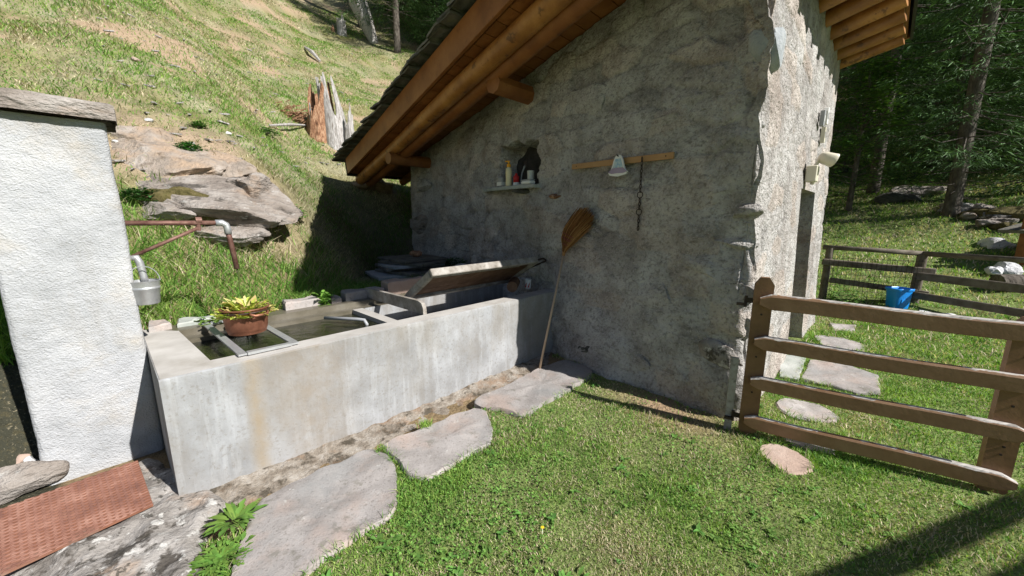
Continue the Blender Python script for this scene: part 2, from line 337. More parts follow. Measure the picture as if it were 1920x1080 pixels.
    def mesh(s, name, m, smooth=False, org=(0, 0, 0), col=False):
        me = bpy.data.meshes.new(name)
        V = np.concatenate(s.v) - np.array(org, float)
        me.from_pydata(V.tolist(), [], s.f)
        if col:
            at = me.color_attributes.new('Col', 'FLOAT_COLOR', 'POINT')
            cc = np.concatenate([np.concatenate(s.c), np.ones((len(V), 1))], 1); at.data.foreach_set('color', cc.astype(np.float32).ravel())
        me.materials.append(m)
        if smooth: me.polygons.foreach_set('use_smooth', [True] * len(me.polygons))
        me.update(); return me

def thing(name, loc, label, cat, group=None):
    o = bpy.data.objects.new(name, None); COL.objects.link(o); o.location = loc; o.empty_display_size = .1
    o['label'] = label; o['category'] = cat
    if group: o['group'] = group
    return o
def root_of(o):
    while o.parent: o = o.parent
    return o
def part(name, mb, m, parent, smooth=False, label=None, col=False, kind=None):
    org = root_of(parent).location
    o = bpy.data.objects.new(name, mb.mesh(name, m, smooth, org, col)); COL.objects.link(o); o.parent = parent
    if label: o['label'] = label
    if kind: o['kind'] = kind
    return o
def solo(name, mb, m, loc, label=None, cat=None, group=None, kind=None, smooth=False, col=False):
    o = bpy.data.objects.new(name, mb.mesh(name, m, smooth, loc, col)); COL.objects.link(o); o.location = loc
    if label: o['label'] = label
    if cat: o['category'] = cat
    if group: o['group'] = group
    if kind: o['kind'] = kind
    return o
def sharpen(o, ang=35):
    me = o.data; me.polygons.foreach_set('use_smooth', [True] * len(me.polygons))
    me.set_sharp_from_angle(angle=R(ang)); return o

def ico(sub=3):
    import bmesh
    bm = bmesh.new(); bmesh.ops.create_icosphere(bm, subdivisions=sub, radius=1)
    V = np.array([v.co[:] for v in bm.verts]); F = [tuple(v.index for v in f.verts) for f in bm.faces]; bm.free(); return V, F
ICO = {k: ico(k) for k in (1, 2, 3, 4, 5)}
def rock(mb, c, size, rot=0.0, seed=0, sub=3, amp=.22, squash=.0, tilt=(0, 0), planes=5, layer=0.0, block=0):
    V, F = ICO[sub]; V = V.copy()
    rs = np.random.default_rng(seed + 100)
    if block: V = np.sign(V) * np.abs(V) ** block
    for _ in range(planes):                                     # chop flat facets
        n = rs.normal(size=3); n /= np.linalg.norm(n); d = rs.uniform(.55, .85); h = V @ n
        V = V - np.outer(np.maximum(h - d, 0), n)
    V = V * (1 + amp * fbm(V + seed * 3.7, .9, 4, seed))[:, None]
    if layer: V[:, 2] += layer * np.sign(np.sin(V[:, 2] * 14)) * .04
    V = V * np.array(size)
    for ax, ang in ((0, tilt[0]), (1, tilt[1]), (2, rot)):
        c_, s_ = math.cos(ang), math.sin(ang); i, j = [(1, 2), (2, 0), (0, 1)][ax]
        a, b = V[:, i].copy(), V[:, j].copy(); V[:, i] = a * c_ - b * s_; V[:, j] = a * s_ + b * c_
    return mb.add(V + np.array(c, float), F)

def slabmesh(poly, z0, z1, seed=0, rough=.006, bev=.012, org2=None):
    """irregular stone slab from an outline (x,y): wobbly rim, worn edge, slightly uneven top"""
    P = np.array(poly, float); n = len(P); out = []
    for i in range(n):                                   # Catmull-Rom resample
        p0, p1, p2, p3 = P[i - 1], P[i], P[(i + 1) % n], P[(i + 2) % n]
        L = max(2, int(np.linalg.norm(p2 - p1) / .035))
        for k in range(L):
            t = k / L; out.append(.5 * ((2 * p1) + (p2 - p0) * t + (2 * p0 - 5 * p1 + 4 * p2 - p3) * t ** 2 + (3 * p1 - p0 - 3 * p2 + p3) * t ** 3) if seed % 2 == 0 else p1 * (1 - t) + p2 * t)
    Q = np.array(out); Q += .008 * np.stack([fbm(P3(Q[:, 0], Q[:, 1]), .06, 2, seed), fbm(P3(Q[:, 0], Q[:, 1]), .06, 2, seed + 5)], 1)
    c = Q.mean(0); rings = []
    def zz(A, z): return z + rough * fbm(P3(A[:, 0], A[:, 1]), .12, 3, seed + 3)
    sz = math.sqrt(np.prod(Q.max(0) - Q.min(0)))
    rings.append(np.column_stack([Q, np.full(len(Q), z0)]))
    rings.append(np.column_stack([Q, np.full(len(Q), z1 - bev)]))
    for f in (1 - bev / sz * 2, .93, .8, .6, .4, .2):
        A = c + (Q - c) * f; rings.append(np.column_stack([A, zz(A, z1)]))
    mb = MB(); G_ = np.array(rings); mb.grid(G_, closed=True)
    k = mb.n; mb.add([[c[0], c[1], z1]], [])
    m = len(Q); last = (len(rings) - 1) * m
    mb.f.extend([(last + i, last + (i + 1) % m, k) for i in range(m)])
    return mb
def inpoly(x, y, poly):
    poly = np.asarray(poly); r = np.zeros(len(x), bool); j = len(poly) - 1
    for i in range(len(poly)):
        xi, yi = poly[i]; xj, yj = poly[j]
        c = ((yi > y) != (yj > y)) & (x < (xj - xi) * (y - yi) / (yj - yi + 1e-12) + xi); r ^= c; j = i
    return r

# ================================================================== GROUND
def axis(dense0, dense1, step, far0, far1, grow=1.09):
    v = list(np.arange(dense0, dense1 + 1e-6, step)); s = step; x = v[-1]
    while x < far1: s *= grow; x += s; v.append(x)
    s = step; x = v[0]; pre = []
    while x > far0: s *= grow; x -= s; pre.append(x)
    return np.array(pre[::-1] + v)
aa = axis(-2.5, 9, .05, -140, 190); qa = axis(-4.5, 7, .05, -130, 170)
AA, QA = np.meshgrid(aa, qa, indexing='ij')
X = T0[0] + D[0] * AA + B[0] * QA; Y = T0[1] + D[1] * AA + B[1] * QA
Z = terrain(X.ravel(), Y.ravel()).reshape(X.shape)
gm = MB().grid(np.stack([X, Y, Z], -1)); gcol = np.zeros(X.shape + (3,)); _q = QA + 0 * AA
lawnz = (1 - sm(_q, 1.3, 1.5)) * sm(-_q, .38, .6); noi = fbm(P3(X.ravel(), Y.ravel()), .5, 4, 401).reshape(X.shape)
gcol += np.array([.24, .175, .10]); gcol = gcol * (1 - lawnz[..., None]) + lawnz[..., None] * np.array([.17, .22, .07])
bk = sm(_q, 1.45, 3); gcol = gcol * (1 - bk[..., None]) + bk[..., None] * (np.array([.25, .235, .125]) + .06 * noi[..., None])
ehit = hit(330, 280); ex, ey = X - ehit[0], Y - ehit[1]; earth = np.clip(1.15 - (ex * .65) ** 2 - (ey * 1.1) ** 2 + .5 * noi, 0, 1)[..., None]
gcol = gcol * (1 - earth) + earth * np.array([.37, .28, .195]); gcol *= (1 + .25 * fbm(P3(X.ravel(), Y.ravel()), .12, 3, 77).reshape(X.shape))[..., None]
drk = ((AA < -.5) & (_q > -.2) & (_q < 2.2) & (AA > -2.5))[..., None]; gcol = np.where(drk, [.05, .05, .035], gcol)  # ground left of the pillar blackened to stand for the shadow there
shd = (np.exp(-((AA - 3.6) / 1.5) ** 2 - ((_q - 3.2) / 1.8) ** 2) * (_q > 1.45))[..., None]; gcol = gcol * (1 - shd) + shd * np.array([.05, .05, .025])  # hut shadow on the terrace painted into the ground colour
bp0 = G(1245, 765, 0); wp = np.exp(-(((X - bp0[0]) * .75 + (Y - bp0[1]) * .45) ** 2 / .08 + ((X - bp0[0]) * -.45 + (Y - bp0[1]) * .75) ** 2 / .2))[..., None]; gcol = gcol * (1 - wp) + wp * np.array([.36, .25, .16])
ep = (sm(noi2 := fbm(P3(X.ravel(), Y.ravel()), .9, 4, 131).reshape(X.shape), .35, .6) * sm(_q, 4, 7))[..., None]; gcol = gcol * (1 - ep) + ep * np.array([.38, .28, .19])
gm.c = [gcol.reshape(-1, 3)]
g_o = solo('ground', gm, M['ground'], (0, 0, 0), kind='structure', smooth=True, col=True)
del gm

# ================================================================== FLAGSTONES
flags = []      # world outlines kept free of grass
def pxpoly(pts, z=.02): return [tuple(G(u, v, z)[:2]) for u, v in pts]
def flag(pts, m, z, label, seed, group='flagstones set in the lawn', th=.09):
    poly = pxpoly(pts, z); flags.append(poly); c = np.mean(poly, 0)
    o = solo('flagstone', slabmesh(poly, z - th, z, seed, rough=.012), m, (c[0], c[1], z - th), label, 'flagstone', group, smooth=False)
    sharpen(o, 40); return o
flag([(430, 1080), (455, 1000), (480, 945), (560, 900), (640, 862), (690, 840), (725, 850), (742, 880), (747, 925), (735, 960), (700, 985), (650, 1015), (600, 1050), (565, 1080), (500, 1140), (420, 1140)], M['flag'], .03,
     'largest grey flagstone in front of the trough, beside the leafy weed', 2)
flag([(712, 835), (760, 812), (830, 785), (890, 762), (912, 770), (925, 800), (920, 830), (880, 850), (850, 870), (800, 895), (765, 890), (745, 865)], M['flag'], .03,
     'middle grey flagstone of the three along the trough front', 3)
flag([(888, 752), (940, 725), (1010, 690), (1060, 674), (1098, 686), (1112, 700), (1085, 718), (1060, 735), (1020, 755), (985, 778), (950, 770)], M['flag'], .035,
     'grey flagstone under the broom foot, partly in shade', 4)
flag([(1421, 838), (1450, 832), (1483, 843), (1519, 863), (1528, 876), (1507, 887), (1462, 881), (1436, 860)], M['flagpink'], .02, 'orange pink oval flagstone at the foot of the hinge post', 6, 'stepping stones of the path')
flag([(1458, 812), (1482, 814), (1511, 826), (1568, 842), (1568, 852), (1531, 846), (1495, 838), (1474, 830)], M['flag'], .015, 'narrow grey stepping stone under the lowest gate rail', 5, 'stepping stones of the path')
flag([(1454, 752), (1482, 746), (1531, 755), (1564, 771), (1576, 786), (1535, 787), (1491, 781), (1464, 767)], M['flag'], .02, 'grey oval stepping stone seen between the two lower gate rails', 8, 'stepping stones of the path')
flag([(1462, 662), (1511, 671), (1497, 710), (1462, 704)], M['flagslate'], .03, 'greenish smooth slab at the door threshold', 7, 'stepping stones of the path')
flag([(1518, 675), (1584, 681), (1648, 702), (1652, 736), (1605, 734), (1552, 720), (1500, 710)], M['flag'], .02, 'large cracked pinkish slab before the hut door', 9, 'stepping stones of the path')
flag([(1528, 629), (1568, 632), (1617, 643), (1622, 655), (1584, 656), (1544, 646)], M['flag'], .02, 'pale stepping stone seen just above the top gate rail', 10, 'stepping stones of the path')
flag([(1553, 604), (1605, 609), (1602, 618), (1564, 618)], M['flag'], .02, 'small flagstone between the hut wall and the blue bin', 11, 'stepping stones of the path')
flag([(1560, 555), (1598, 556), (1600, 566), (1568, 567)], M['flag'], .02, 'farthest small stepping stone by the wire fence', 13, 'stepping stones of the path')
flag([(1722, 577), (1770, 584), (1826, 596), (1822, 601), (1765, 592), (1722, 583)], M['whitestone'], .03, 'long pale kerb slab right of the blue bin', 15, 'pale slabs under the far fence')
flag([(1832, 597), (1870, 604), (1903, 612), (1900, 620), (1850, 611), (1824, 603)], M['whitestone'], .03, 'pale kerb slab farther right under the far fence', 17, 'pale slabs under the far fence')

# ================================================================== TROUGH
TR_L, TR_W, TR_H, WATER_Z = 3.62, 1.36, .74, .655
def tb(mb, a0, a1, q0, q1, z0, z1, bev=.0):
    c = T((a0 + a1) / 2, (q0 + q1) / 2, (z0 + z1) / 2); return mb.box(c, (a1 - a0, q1 - q0, z1 - z0), (D[0], D[1], 0), (B[0], B[1], 0), bev=bev)
trough = thing('water_trough', T(1.8, .7, 0), 'long grey concrete water trough built against the hut gable', 'trough')
def wallgrid(a0, a1, q, z0, z1, step=.04, flip=False, lip=.012):
    """front face with slightly wavy cast concrete and rounded arris"""
    na = int((a1 - a0) / step) + 1; zz = list(np.linspace(z0, z1 - lip, int((z1 - z0) / step) + 2))
    A_ = np.linspace(a0, a1, na); P = []
    for z in zz:
        w = .006 * fbm(P3(A_, A_ * 0 + z), .35, 3, 77); P.append([T(a, q + w_ + .03 * 0, z) for a, w_ in zip(A_, w)])
    P.append([T(a, q + lip * .3, z1 - lip * .3) for a in A_]); P.append([T(a, q + lip, z1) for a in A_])
    return np.array(P)
mb = MB(); mb.grid(wallgrid(0, TR_L, 0, -.2, TR_H))
part('front_wall', mb, M['concrete'], trough, smooth=True)
mb = MB(); tb(mb, 0, .005, 0.004, TR_W, -.2, TR_H - .003); tb(mb, .006, TR_L - .1, TR_W - .05, TR_W, .3, TR_H - .01)
part('end_wall', mb, M['concrete'], trough)
# rim: top surfaces (front rim, left rim with skewed inner edge, rear ledge)
def quadprism(mb, pts, z0, z1): return mb.prism([(p[0], p[1]) for p in [T(*p) for p in pts]], z0, z1)
mb = MB()
quadprism(mb, [(.006, .012), (TR_L, .012), (TR_L, .17), (.25, .17)], .2, TR_H)
quadprism(mb, [(.006, .014), (.248, .172), (.20, 1.12), (.006, TR_W)], .2, TR_H - .001)
o = part('rim', mb, M['rimconcrete'], trough)
mb = MB()
quadprism(mb, [(.202, 1.0), (TR_L, 1.0), (TR_L, 1.13), (.202, 1.13)], .2, TR_H - .055)
quadprism(mb, [(.202, 1.131), (TR_L, 1.131), (TR_L, TR_W), (.01, TR_W)], .2, TR_H - .003)
part('rear_ledge', mb, M['wetconcrete'], trough)
mb = MB(); quadprism(mb, [(1.50, .17), (1.60, .17), (1.60, 1.0), (1.50, 1.0)], .2, TR_H - .045); part('divider', mb, M['rimconcrete'], trough)
mb = MB(); quadprism(mb, [(.2, .1), (TR_L, .1), (TR_L, 1.1), (.2, 1.1)], .15, .32); part('basin_floor', mb, M['wetconcrete'], trough)
mb = MB(); quadprism(mb, [(1.61, .168), (TR_L, .168), (TR_L, .176), (1.61, .176)], .3, TR_H - .004)
quadprism(mb, [(1.62, .99), (TR_L, .99), (TR_L, .999), (1.62, .999)], .3, TR_H - .05); quadprism(mb, [(1.62, .177), (TR_L, .177), (TR_L, .98), (1.62, .98)], .33, .5)
part('washing_basin', mb, M['concrete'], trough)
mb = MB(); quadprism(mb, [(.21, .172), (.252, .171), (1.499, .171), (1.499, .999), (.203, .999)], .33, WATER_Z)
solo('water', mb, M['water'], T(.8, .6, WATER_Z), kind='structure')
# footing of rough mortar
A_ = np.linspace(-.02, 3.55, 150); prof = [(-.02, -.08), (-.34, -.07), (-.27, -.022), (-.19, -.004), (-.12, .004), (-.06, .022), (.02, .035)]
P = []
for j, (q, z) in enumerate(prof):
    n1 = fbm(P3(A_, A_ * 0 + j), .16, 4, 41); n2 = fbm(P3(A_, A_ * 0 + j), .09, 3, 51)
    P.append([T(a, q + (.022 * x if 0 < j < 6 else 0), z + .02 * y - .022 - .02 * math.sin(math.pi * min(1, max(0, a) / 3.0))) for a, x, y in zip(A_, n1, n2)])
part('footing', MB().grid(np.array(P)), M['mortar'], trough, smooth=True)
# edging stones on the rear ledge
for i, (a0, a1, q0, h, m) in enumerate([(.04, .17, 1.22, .05, 'flag'), (.21, .46, 1.24, .035, 'flagslate'), (.98, 1.30, 1.24, .07, 'flag'), (1.40, 1.50, 1.22, .05, 'flag'), (1.54, 1.98, 1.23, .085, 'flag'),
                                         (2.0, 2.55, 1.20, .14, 'flagpink'), (2.58, 3.1, 1.20, .14, 'flag')]):
    pl = [T(a0, q0)[:2], T(a1, q0 + .01)[:2], T(a1 - .02, q0 + .17)[:2], T(a0 + .02, q0 + .18)[:2]]
    part('edging_stone', slabmesh(pl, TR_H - .04, TR_H + h, 31 + 2 * i, rough=.01), M[m], trough)
# gate board and lid
mb = MB()
prof = [(0.17, 0), (1.30, 0), (1.30, .08), (1.27, .105), (.25, .115), (.2, .10), (.175, .06)]
mb.prism(prof, -.018, .018, axes=((B[0], B[1], 0), (0, 0, 1), (D[0], D[1], 0)), org=T(1.79, 0, TR_H + .001))
bd = solo('upright_board', mb, M['greywood'], T(1.79, .7, TR_H), 'grey wooden board set on edge across the trough', 'board')
LIDQ0, LIDZ0, LIDQ1, LIDZ1 = .68, .80, .21, 1.105
lv = np.array([*(B * (LIDQ1 - LIDQ0)), LIDZ1 - LIDZ0]); LW = np.linalg.norm(lv); lv /= LW
la = np.array([D[0], D[1], 0.]); ln = np.cross(la, lv)
if ln[2] < 0: ln = -ln
LA0, LA1 = 1.90, 3.42; lid_o = np.array(T(LA0, LIDQ0, LIDZ0))
def lp(a, w, n=0.0): return lid_o + la * a + lv * w + ln * n
lid = thing('trough_lid', tuple(lp(.7, 0)), 'weathered wooden lid propped open above the right part of the trough', 'lid')
for i in range(4):
    w0 = .03 + i * (LW - .06) / 4; w1 = .03 + (i + 1) * (LW - .06) / 4 - .004
    part('plank', MB().box(lp((LA1 - LA0) / 2, (w0 + w1) / 2, .01 + .002 * (i % 2)), (LA1 - LA0 - .06, w1 - w0, .02), la, lv), M['lidboard'], lid)
part('frame_rail', MB().box(lp((LA1 - LA0) / 2, LW - .018, 0), (LA1 - LA0, .04, .075), la, lv, bev=.006), M['greywood'], lid)
part('frame_rail', MB().box(lp((LA1 - LA0) / 2, .01, 0), (LA1 - LA0, .04, .06), la, lv, bev=.004), M['greywood'], lid)
part('frame_stile', MB().box(lp(.022, LW / 2 - .004, 0), (.045, LW - .085, .072), la, lv, bev=.006), M['greywood'], lid)
part('frame_stile', MB().box(lp(LA1 - LA0 - .022, LW / 2 - .004, 0), (.045, LW - .085, .072), la, lv, bev=.006), M['greywood'], lid)
part('batten', MB().box(lp(.66, LW - .085, -.012), (1.18, .014, .022), la, lv), M['greywood'], lid, label='thin pale batten under the top rail')
mb = MB(); e0 = lp(LA1 - LA0 - .02, LW, -.01)
mb.tube([e0, e0 + la * .1 + np.array([0, 0, .012]), e0 + la * .17 - np.array([0, 0, .02]), e0 + la * .15 - lv * .13, e0 + la * .02 - lv * .22], .012, 8)
part('handle', mb, M['iron'], lid, smooth=True)
mb = MB(); mb.tube([T(3.06, .30, TR_H + .065), T(3.34, .52, TR_H + .065)], [.062, .066], 18)
sharpen(solo('log_block', mb, M['lidboard'], T(3.2, .42, TR_H), 'short dark round log lying on the trough rim under the lid', 'log'))
# overflow pipe
mb = MB(); mb.tube([T(1.18, .86, .70), T(1.36, .60, .70), T(1.40, .54, .695), T(1.41, .52, .66), T(1.41, .52, .60)], .015, 10)
part('overflow_pipe', mb, M['grey'], trough, smooth=True)

# metal grate frame and copper pot
fr = thing('steel_rest_frame', T(.55, .5, TR_H), 'flat steel angle frame bridging the trough under the copper pot', 'frame')
def bar(name, p, q, w, h, m, par):
    p = np.array(p, float); q = np.array(q, float); d = q - p
    return part(name, MB().box((p + q) / 2, (np.linalg.norm(d), w, h), d), m, par)
zf = TR_H + .004
bar('bar', T(.40, .09, zf + .01), T(.37, 1.16, zf + .01), .045, .012, M['galv'], fr)
bar('bar', T(.70, .09, zf + .01), T(.67, 1.16, zf + .01), .045, .012, M['galv'], fr)
bar('bar', T(.425, .10, zf + .012), T(.675, .10, zf + .012), .038, .018, M['galv'], fr)
bar('bar', T(.40, 1.13, zf + .012), T(.65, 1.13, zf + .012), .038, .012, M['galv'], fr)
pc = np.array(T(.54, .60, zf + .018))
pot = thing('copper_pot', tuple(pc), 'round copper cauldron on the steel frame in the trough', 'pot')
mb = MB(); mb.lathe(pc, [(0, 0), (.125, 0), (.142, .006), (.150, .03), (.153, .033), (.153, .043), (.156, .047), (.170, .15), (.176, .168), (.184, .172), (.184, .18), (.172, .18), (.165, .165), (.15, .12)], 40)
sharpen(part('pot_body', mb, M['copper'], pot), 50)
mb = MB(); mb.lathe(pc, [(0, .135), (.158, .135)], 24); part('soil', mb, M['soil'], pot)
for s_ in (0, 1):
    an = R(-25) + s_ * math.pi; dr = np.array([math.cos(an), math.sin(an), 0]); tn = np.array([-dr[1], dr[0], 0])
    mb = MB(); mb.tube([pc + dr * .175 + tn * .07 + (0, 0, .155), pc + dr * .205 + tn * .07 + (0, 0, .15), pc + dr * .222 + tn * .05 + (0, 0, .142), pc + dr * .222 - tn * .05 + (0, 0, .142), pc + dr * .205 - tn * .07 + (0, 0, .15), pc + dr * .175 - tn * .07 + (0, 0, .155)], .009, 8)
    part('pot_handle', mb, M['copper'], pot, smooth=True)
mb = MB(); mb.tube([pc + np.array([.187 * math.cos(t), .187 * math.sin(t), .158]) for t in np.linspace(0, 2 * math.pi, 33)], .005, 6, cap=False); part('rim_wire', mb, M['iron'], pot)

# leafy plants ------------------------------------------------------
def leaf(mb, base, dir2, L, w, rise, curl, col, ruffle=0.0, rs=random, n=5, fold=.25):
    d = np.array([math.cos(dir2), math.sin(dir2)]); s = np.array([-d[1], d[0]]); V = []
    for i in range(n + 1):
        t = i / n; wd = w * math.sin(math.pi * min(1, (t * .82 + .14))) ** .8 * (1 if t < 1 else .15)
        z = rise * L * (t - curl * t * t); r = L * t
        for k in (-1, 0, 1):
            rf = ruffle * (rs.random() - .5)
            V.append((base[0] + d[0] * r + s[0] * wd * k / 2 * (1 + rf), base[1] + d[1] * r + s[1] * wd * k / 2 * (1 + rf), base[2] + z + (fold * wd * abs(k) / 2) + rf * w * .3))
    F = []
    for i in range(n):
        for k in range(2):
            a = i * 3 + k; F.append((a, a + 1, a + 4, a + 3))
    mb.add(V, F, col)
def vary(c, k=.2, rs=random):
    f = 1 + (rs.random() - .5) * 2 * k; g = 1 + (rs.random() - .5) * k
    return (c[0] * f * g, c[1] * f, c[2] * f)
for o in pot.children: pass
pot.scale = (.84, .84, 1.08)
mb = MB(); rs = random.Random(3)
for i in range(290):
    t = rs.random(); r0 = .15 * math.sqrt(rs.random()); an = rs.uniform(0, 6.28)
    c = vary((.42, .50, .09) if rs.random() < .65 else (.62, .50, .22), .25, rs)
    leaf(mb, pc + np.array([math.cos(an) * r0, math.sin(an) * r0, .135 + max(0, .09 * (1 - r0 / .13)) * rs.random()]), an + rs.uniform(-.8, .8), rs.uniform(.035, .08), rs.uniform(.022, .042), rs.uniform(.8, 2.6) * (1.05 - r0 / .2), rs.uniform(.2, .5), c, 1.2, rs)
solo('lettuce', mb, M['leaf'], tuple(pc + np.array([0, 0, .136])), 'pale yellow green lettuce plants growing in the copper pot', 'plant', smooth=True, col=True)
mb = MB(); rs = random.Random(5)
for i in range(70):
    a = rs.uniform(.30, .75); q = rs.uniform(1.05, 1.28); b0 = T(a, q, TR_H + rs.uniform(0, .05))
    leaf(mb, b0, rs.uniform(0, 6.28), rs.uniform(.03, .07), rs.uniform(.02, .04), rs.uniform(.1, .8), .6, vary((.16, .26, .05), .3, rs), .8, rs)
solo('creeping_weed', mb, M['leaf'], T(.5, 1.16, TR_H), 'low green weed spreading over the rear ledge left of the pot', 'plant', smooth=True, col=True)
mb = MB(); rs = random.Random(6)
for i in range(40):
    b0 = T(1.34 + rs.uniform(-.05, .05), 1.27 + rs.uniform(-.04, .04), TR_H + rs.uniform(-.02, .09))
    leaf(mb, b0, rs.uniform(0, 6.28), rs.uniform(.05, .1), rs.uniform(.03, .05), rs.uniform(.2, 1.4), .5, vary((.17, .33, .06), .25, rs), .8, rs)
solo('leafy_weed', mb, M['leaf'], T(1.34, 1.27, TR_H), 'bright green weed between the stones behind the trough', 'plant', smooth=True, col=True)

# ================================================================== WHITE PILLAR with spout
pil = thing('spout_pillar', T(-.27, .95, -.15), 'thick whitewashed wall pillar with stone cap at the left end of the trough', 'pillar')
PA0, PA1, PQ0, PQ1, PZ = -.535, .0, .75, 1.12, 2.165
def ringwall(a0, a1, q0, q1, z0, z1, step, seed, amp, rad=.03, flare=0.0):
    """closed rough render shaft, corners rounded"""
    pts = []; nr = []
    def edge(p, q, nrm):
        n = max(2, int(math.hypot(q[0] - p[0], q[1] - p[1]) / step))
        for i in range(n):
            t = i / n; pts.append((p[0] + (q[0] - p[0]) * t, p[1] + (q[1] - p[1]) * t)); nr.append(nrm)
    def arc(c, t0):
        for i in range(3):
            t = t0 + (i + .5) / 3 * math.pi / 2; pts.append((c[0] + rad * math.cos(t), c[1] + rad * math.sin(t))); nr.append((math.cos(t), math.sin(t)))
    edge((a0 + rad, q0), (a1 - rad, q0), (0, -1)); arc((a1 - rad, q0 + rad), -math.pi / 2)
    edge((a1, q0 + rad), (a1, q1 - rad), (1, 0)); arc((a1 - rad, q1 - rad), 0)
    edge((a1 - rad, q1), (a0 + rad, q1), (0, 1)); arc((a0 + rad, q1 - rad), math.pi / 2)
    edge((a0, q1 - rad), (a0, q0 + rad), (-1, 0)); arc((a0 + rad, q0 + rad), math.pi)
    pts = np.array(pts); nr = np.array(nr); zs = np.arange(z0, z1 + 1e-6, step); G_ = np.zeros((len(zs), len(pts), 3))
    for i, z in enumerate(zs):
        q = P3(pts[:, 0], pts[:, 1], z); dsp = amp[0] * fbm(q, .5, 3, seed) + amp[1] * fbm(q * [1, 1, 1.25], .04, 3, seed + 9)
        a_ = pts[:, 0] + nr[:, 0] * dsp; q_ = pts[:, 1] + nr[:, 1] * (dsp + flare * (z1 - z))
        G_[i, :, 0] = T0[0] + D[0] * a_ + B[0] * q_; G_[i, :, 1] = T0[1] + D[1] * a_ + B[1] * q_; G_[i, :, 2] = z
    return G_
sharpen(part('render_shaft', MB().grid(ringwall(PA0, PA1, PQ0, PQ1, -.2, PZ, .014, 3, (.008, .0018)), closed=True), M['whitewash'], pil), 60)
capp = [T(PA0 - .05, PQ0 - .05)[:2], T(-.3, PQ0 - .055)[:2], T(PA1 + .04, PQ0 - .05)[:2], T(PA1 + .045, PQ1 + .04)[:2], T(PA0 - .05, PQ1 + .04)[:2]]
sharpen(part('capstone', slabmesh(capp, PZ - .004, PZ + .10, 71, rough=.014, bev=.02), M['boulder'], pil), 40)
# spout pipe
sp = thing('spout_pipe', T(0, .93, 1.56), 'rusty brown spout pipe reaching from the pillar over the trough', 'pipe')
QP = .93
mb = MB(); mb.tube([T(-.05, QP, 1.56), T(.50, QP, 1.555)], .017, 12); part('pipe', mb, M['rust'], sp, smooth=True)
mb = MB(); mb.tube([T(.49, QP, 1.555), T(.53, QP, 1.555), T(.553, QP, 1.54), T(.56, QP, 1.51), T(.56, QP, 1.47)], .024, 12); part('elbow', mb, M['galv'], sp, smooth=True)
mb = MB(); mb.tube([T(.56, QP, 1.475), T(.565, QP, 1.44), T(.585, QP - .01, 1.20)], [.019, .0185, .0185], 12); part('nozzle', mb, M['rust'], sp, smooth=True)
mb = MB(); mb.tube([T(.385, QP, 1.52), T(.01, QP, 1.335)], .012, 10); part('brace', mb, M['rust'], sp, smooth=True, label='slanted rusty brace rod')
mb = MB(); mb.tube([T(.375, QP, 1.575), T(.41, QP, 1.575)], .024, 12); mb.tube([T(.392, QP, 1.58), T(.385, QP, 1.50)], .014, 8); part('clamp', mb, M['rust'], sp)
mb = MB(); z_ = np.linspace(1.2, WATER_Z, 14); mb.tube([T(.587 + .012 * (1.2 - z) + .004 * math.sin(z * 40), QP - .012, z) for z in z_], [.006 + .002 * math.sin(i * 1.7) for i in range(14)], 7)
wm = bpy.data.materials.new('falling_water'); wm.use_nodes = True; b_ = wm.node_tree.nodes['Principled BSDF']; b_.inputs['Transmission Weight'].default_value = 1; b_.inputs['Roughness'].default_value = .05; b_.inputs['IOR'].default_value = 1.33
o = solo('water_stream', mb, wm, T(.59, QP, WATER_Z), 'thin clear stream of water falling from the spout', 'water', smooth=True)
# hanging white hose end + bucket
mb = MB(); mb.tube([T(.005, .86, 1.33), T(.03, .86, 1.335), T(.042, .86, 1.30), T(.05, .86, 1.20), T(.055, .86, 1.16)], [.02, .022, .022, .02, .019], 10)
solo('drain_pipe', mb, M['galv'], T(.03, .86, 1.2), 'short grey hooked pipe on the side of the white pillar', 'pipe', smooth=True)
bc = np.array(T(.045, .80, 1.03))
bk = thing('metal_bucket', tuple(bc), 'small galvanised metal bucket hanging at the pillar edge', 'bucket')
mb = MB(); mb.lathe(bc, [(0, .0), (.060, .0), (.064, .006), (.074, .10), (.077, .103), (.077, .112), (.074, .116), (.079, .15), (.082, .155), (.078, .156), (.071, .12), (.062, .012), (0, .011)], 28); sharpen(part('pail', mb, M['galv'], bk), 40)
mb = MB(); mb.tube([bc + np.array([.08 * math.cos(t) * D[0] , .08 * math.cos(t) * D[1], .15 + .1 * math.sin(t)]) for t in np.linspace(0, math.pi, 12)], .003, 6); part('bail', mb, M['galv'], bk)

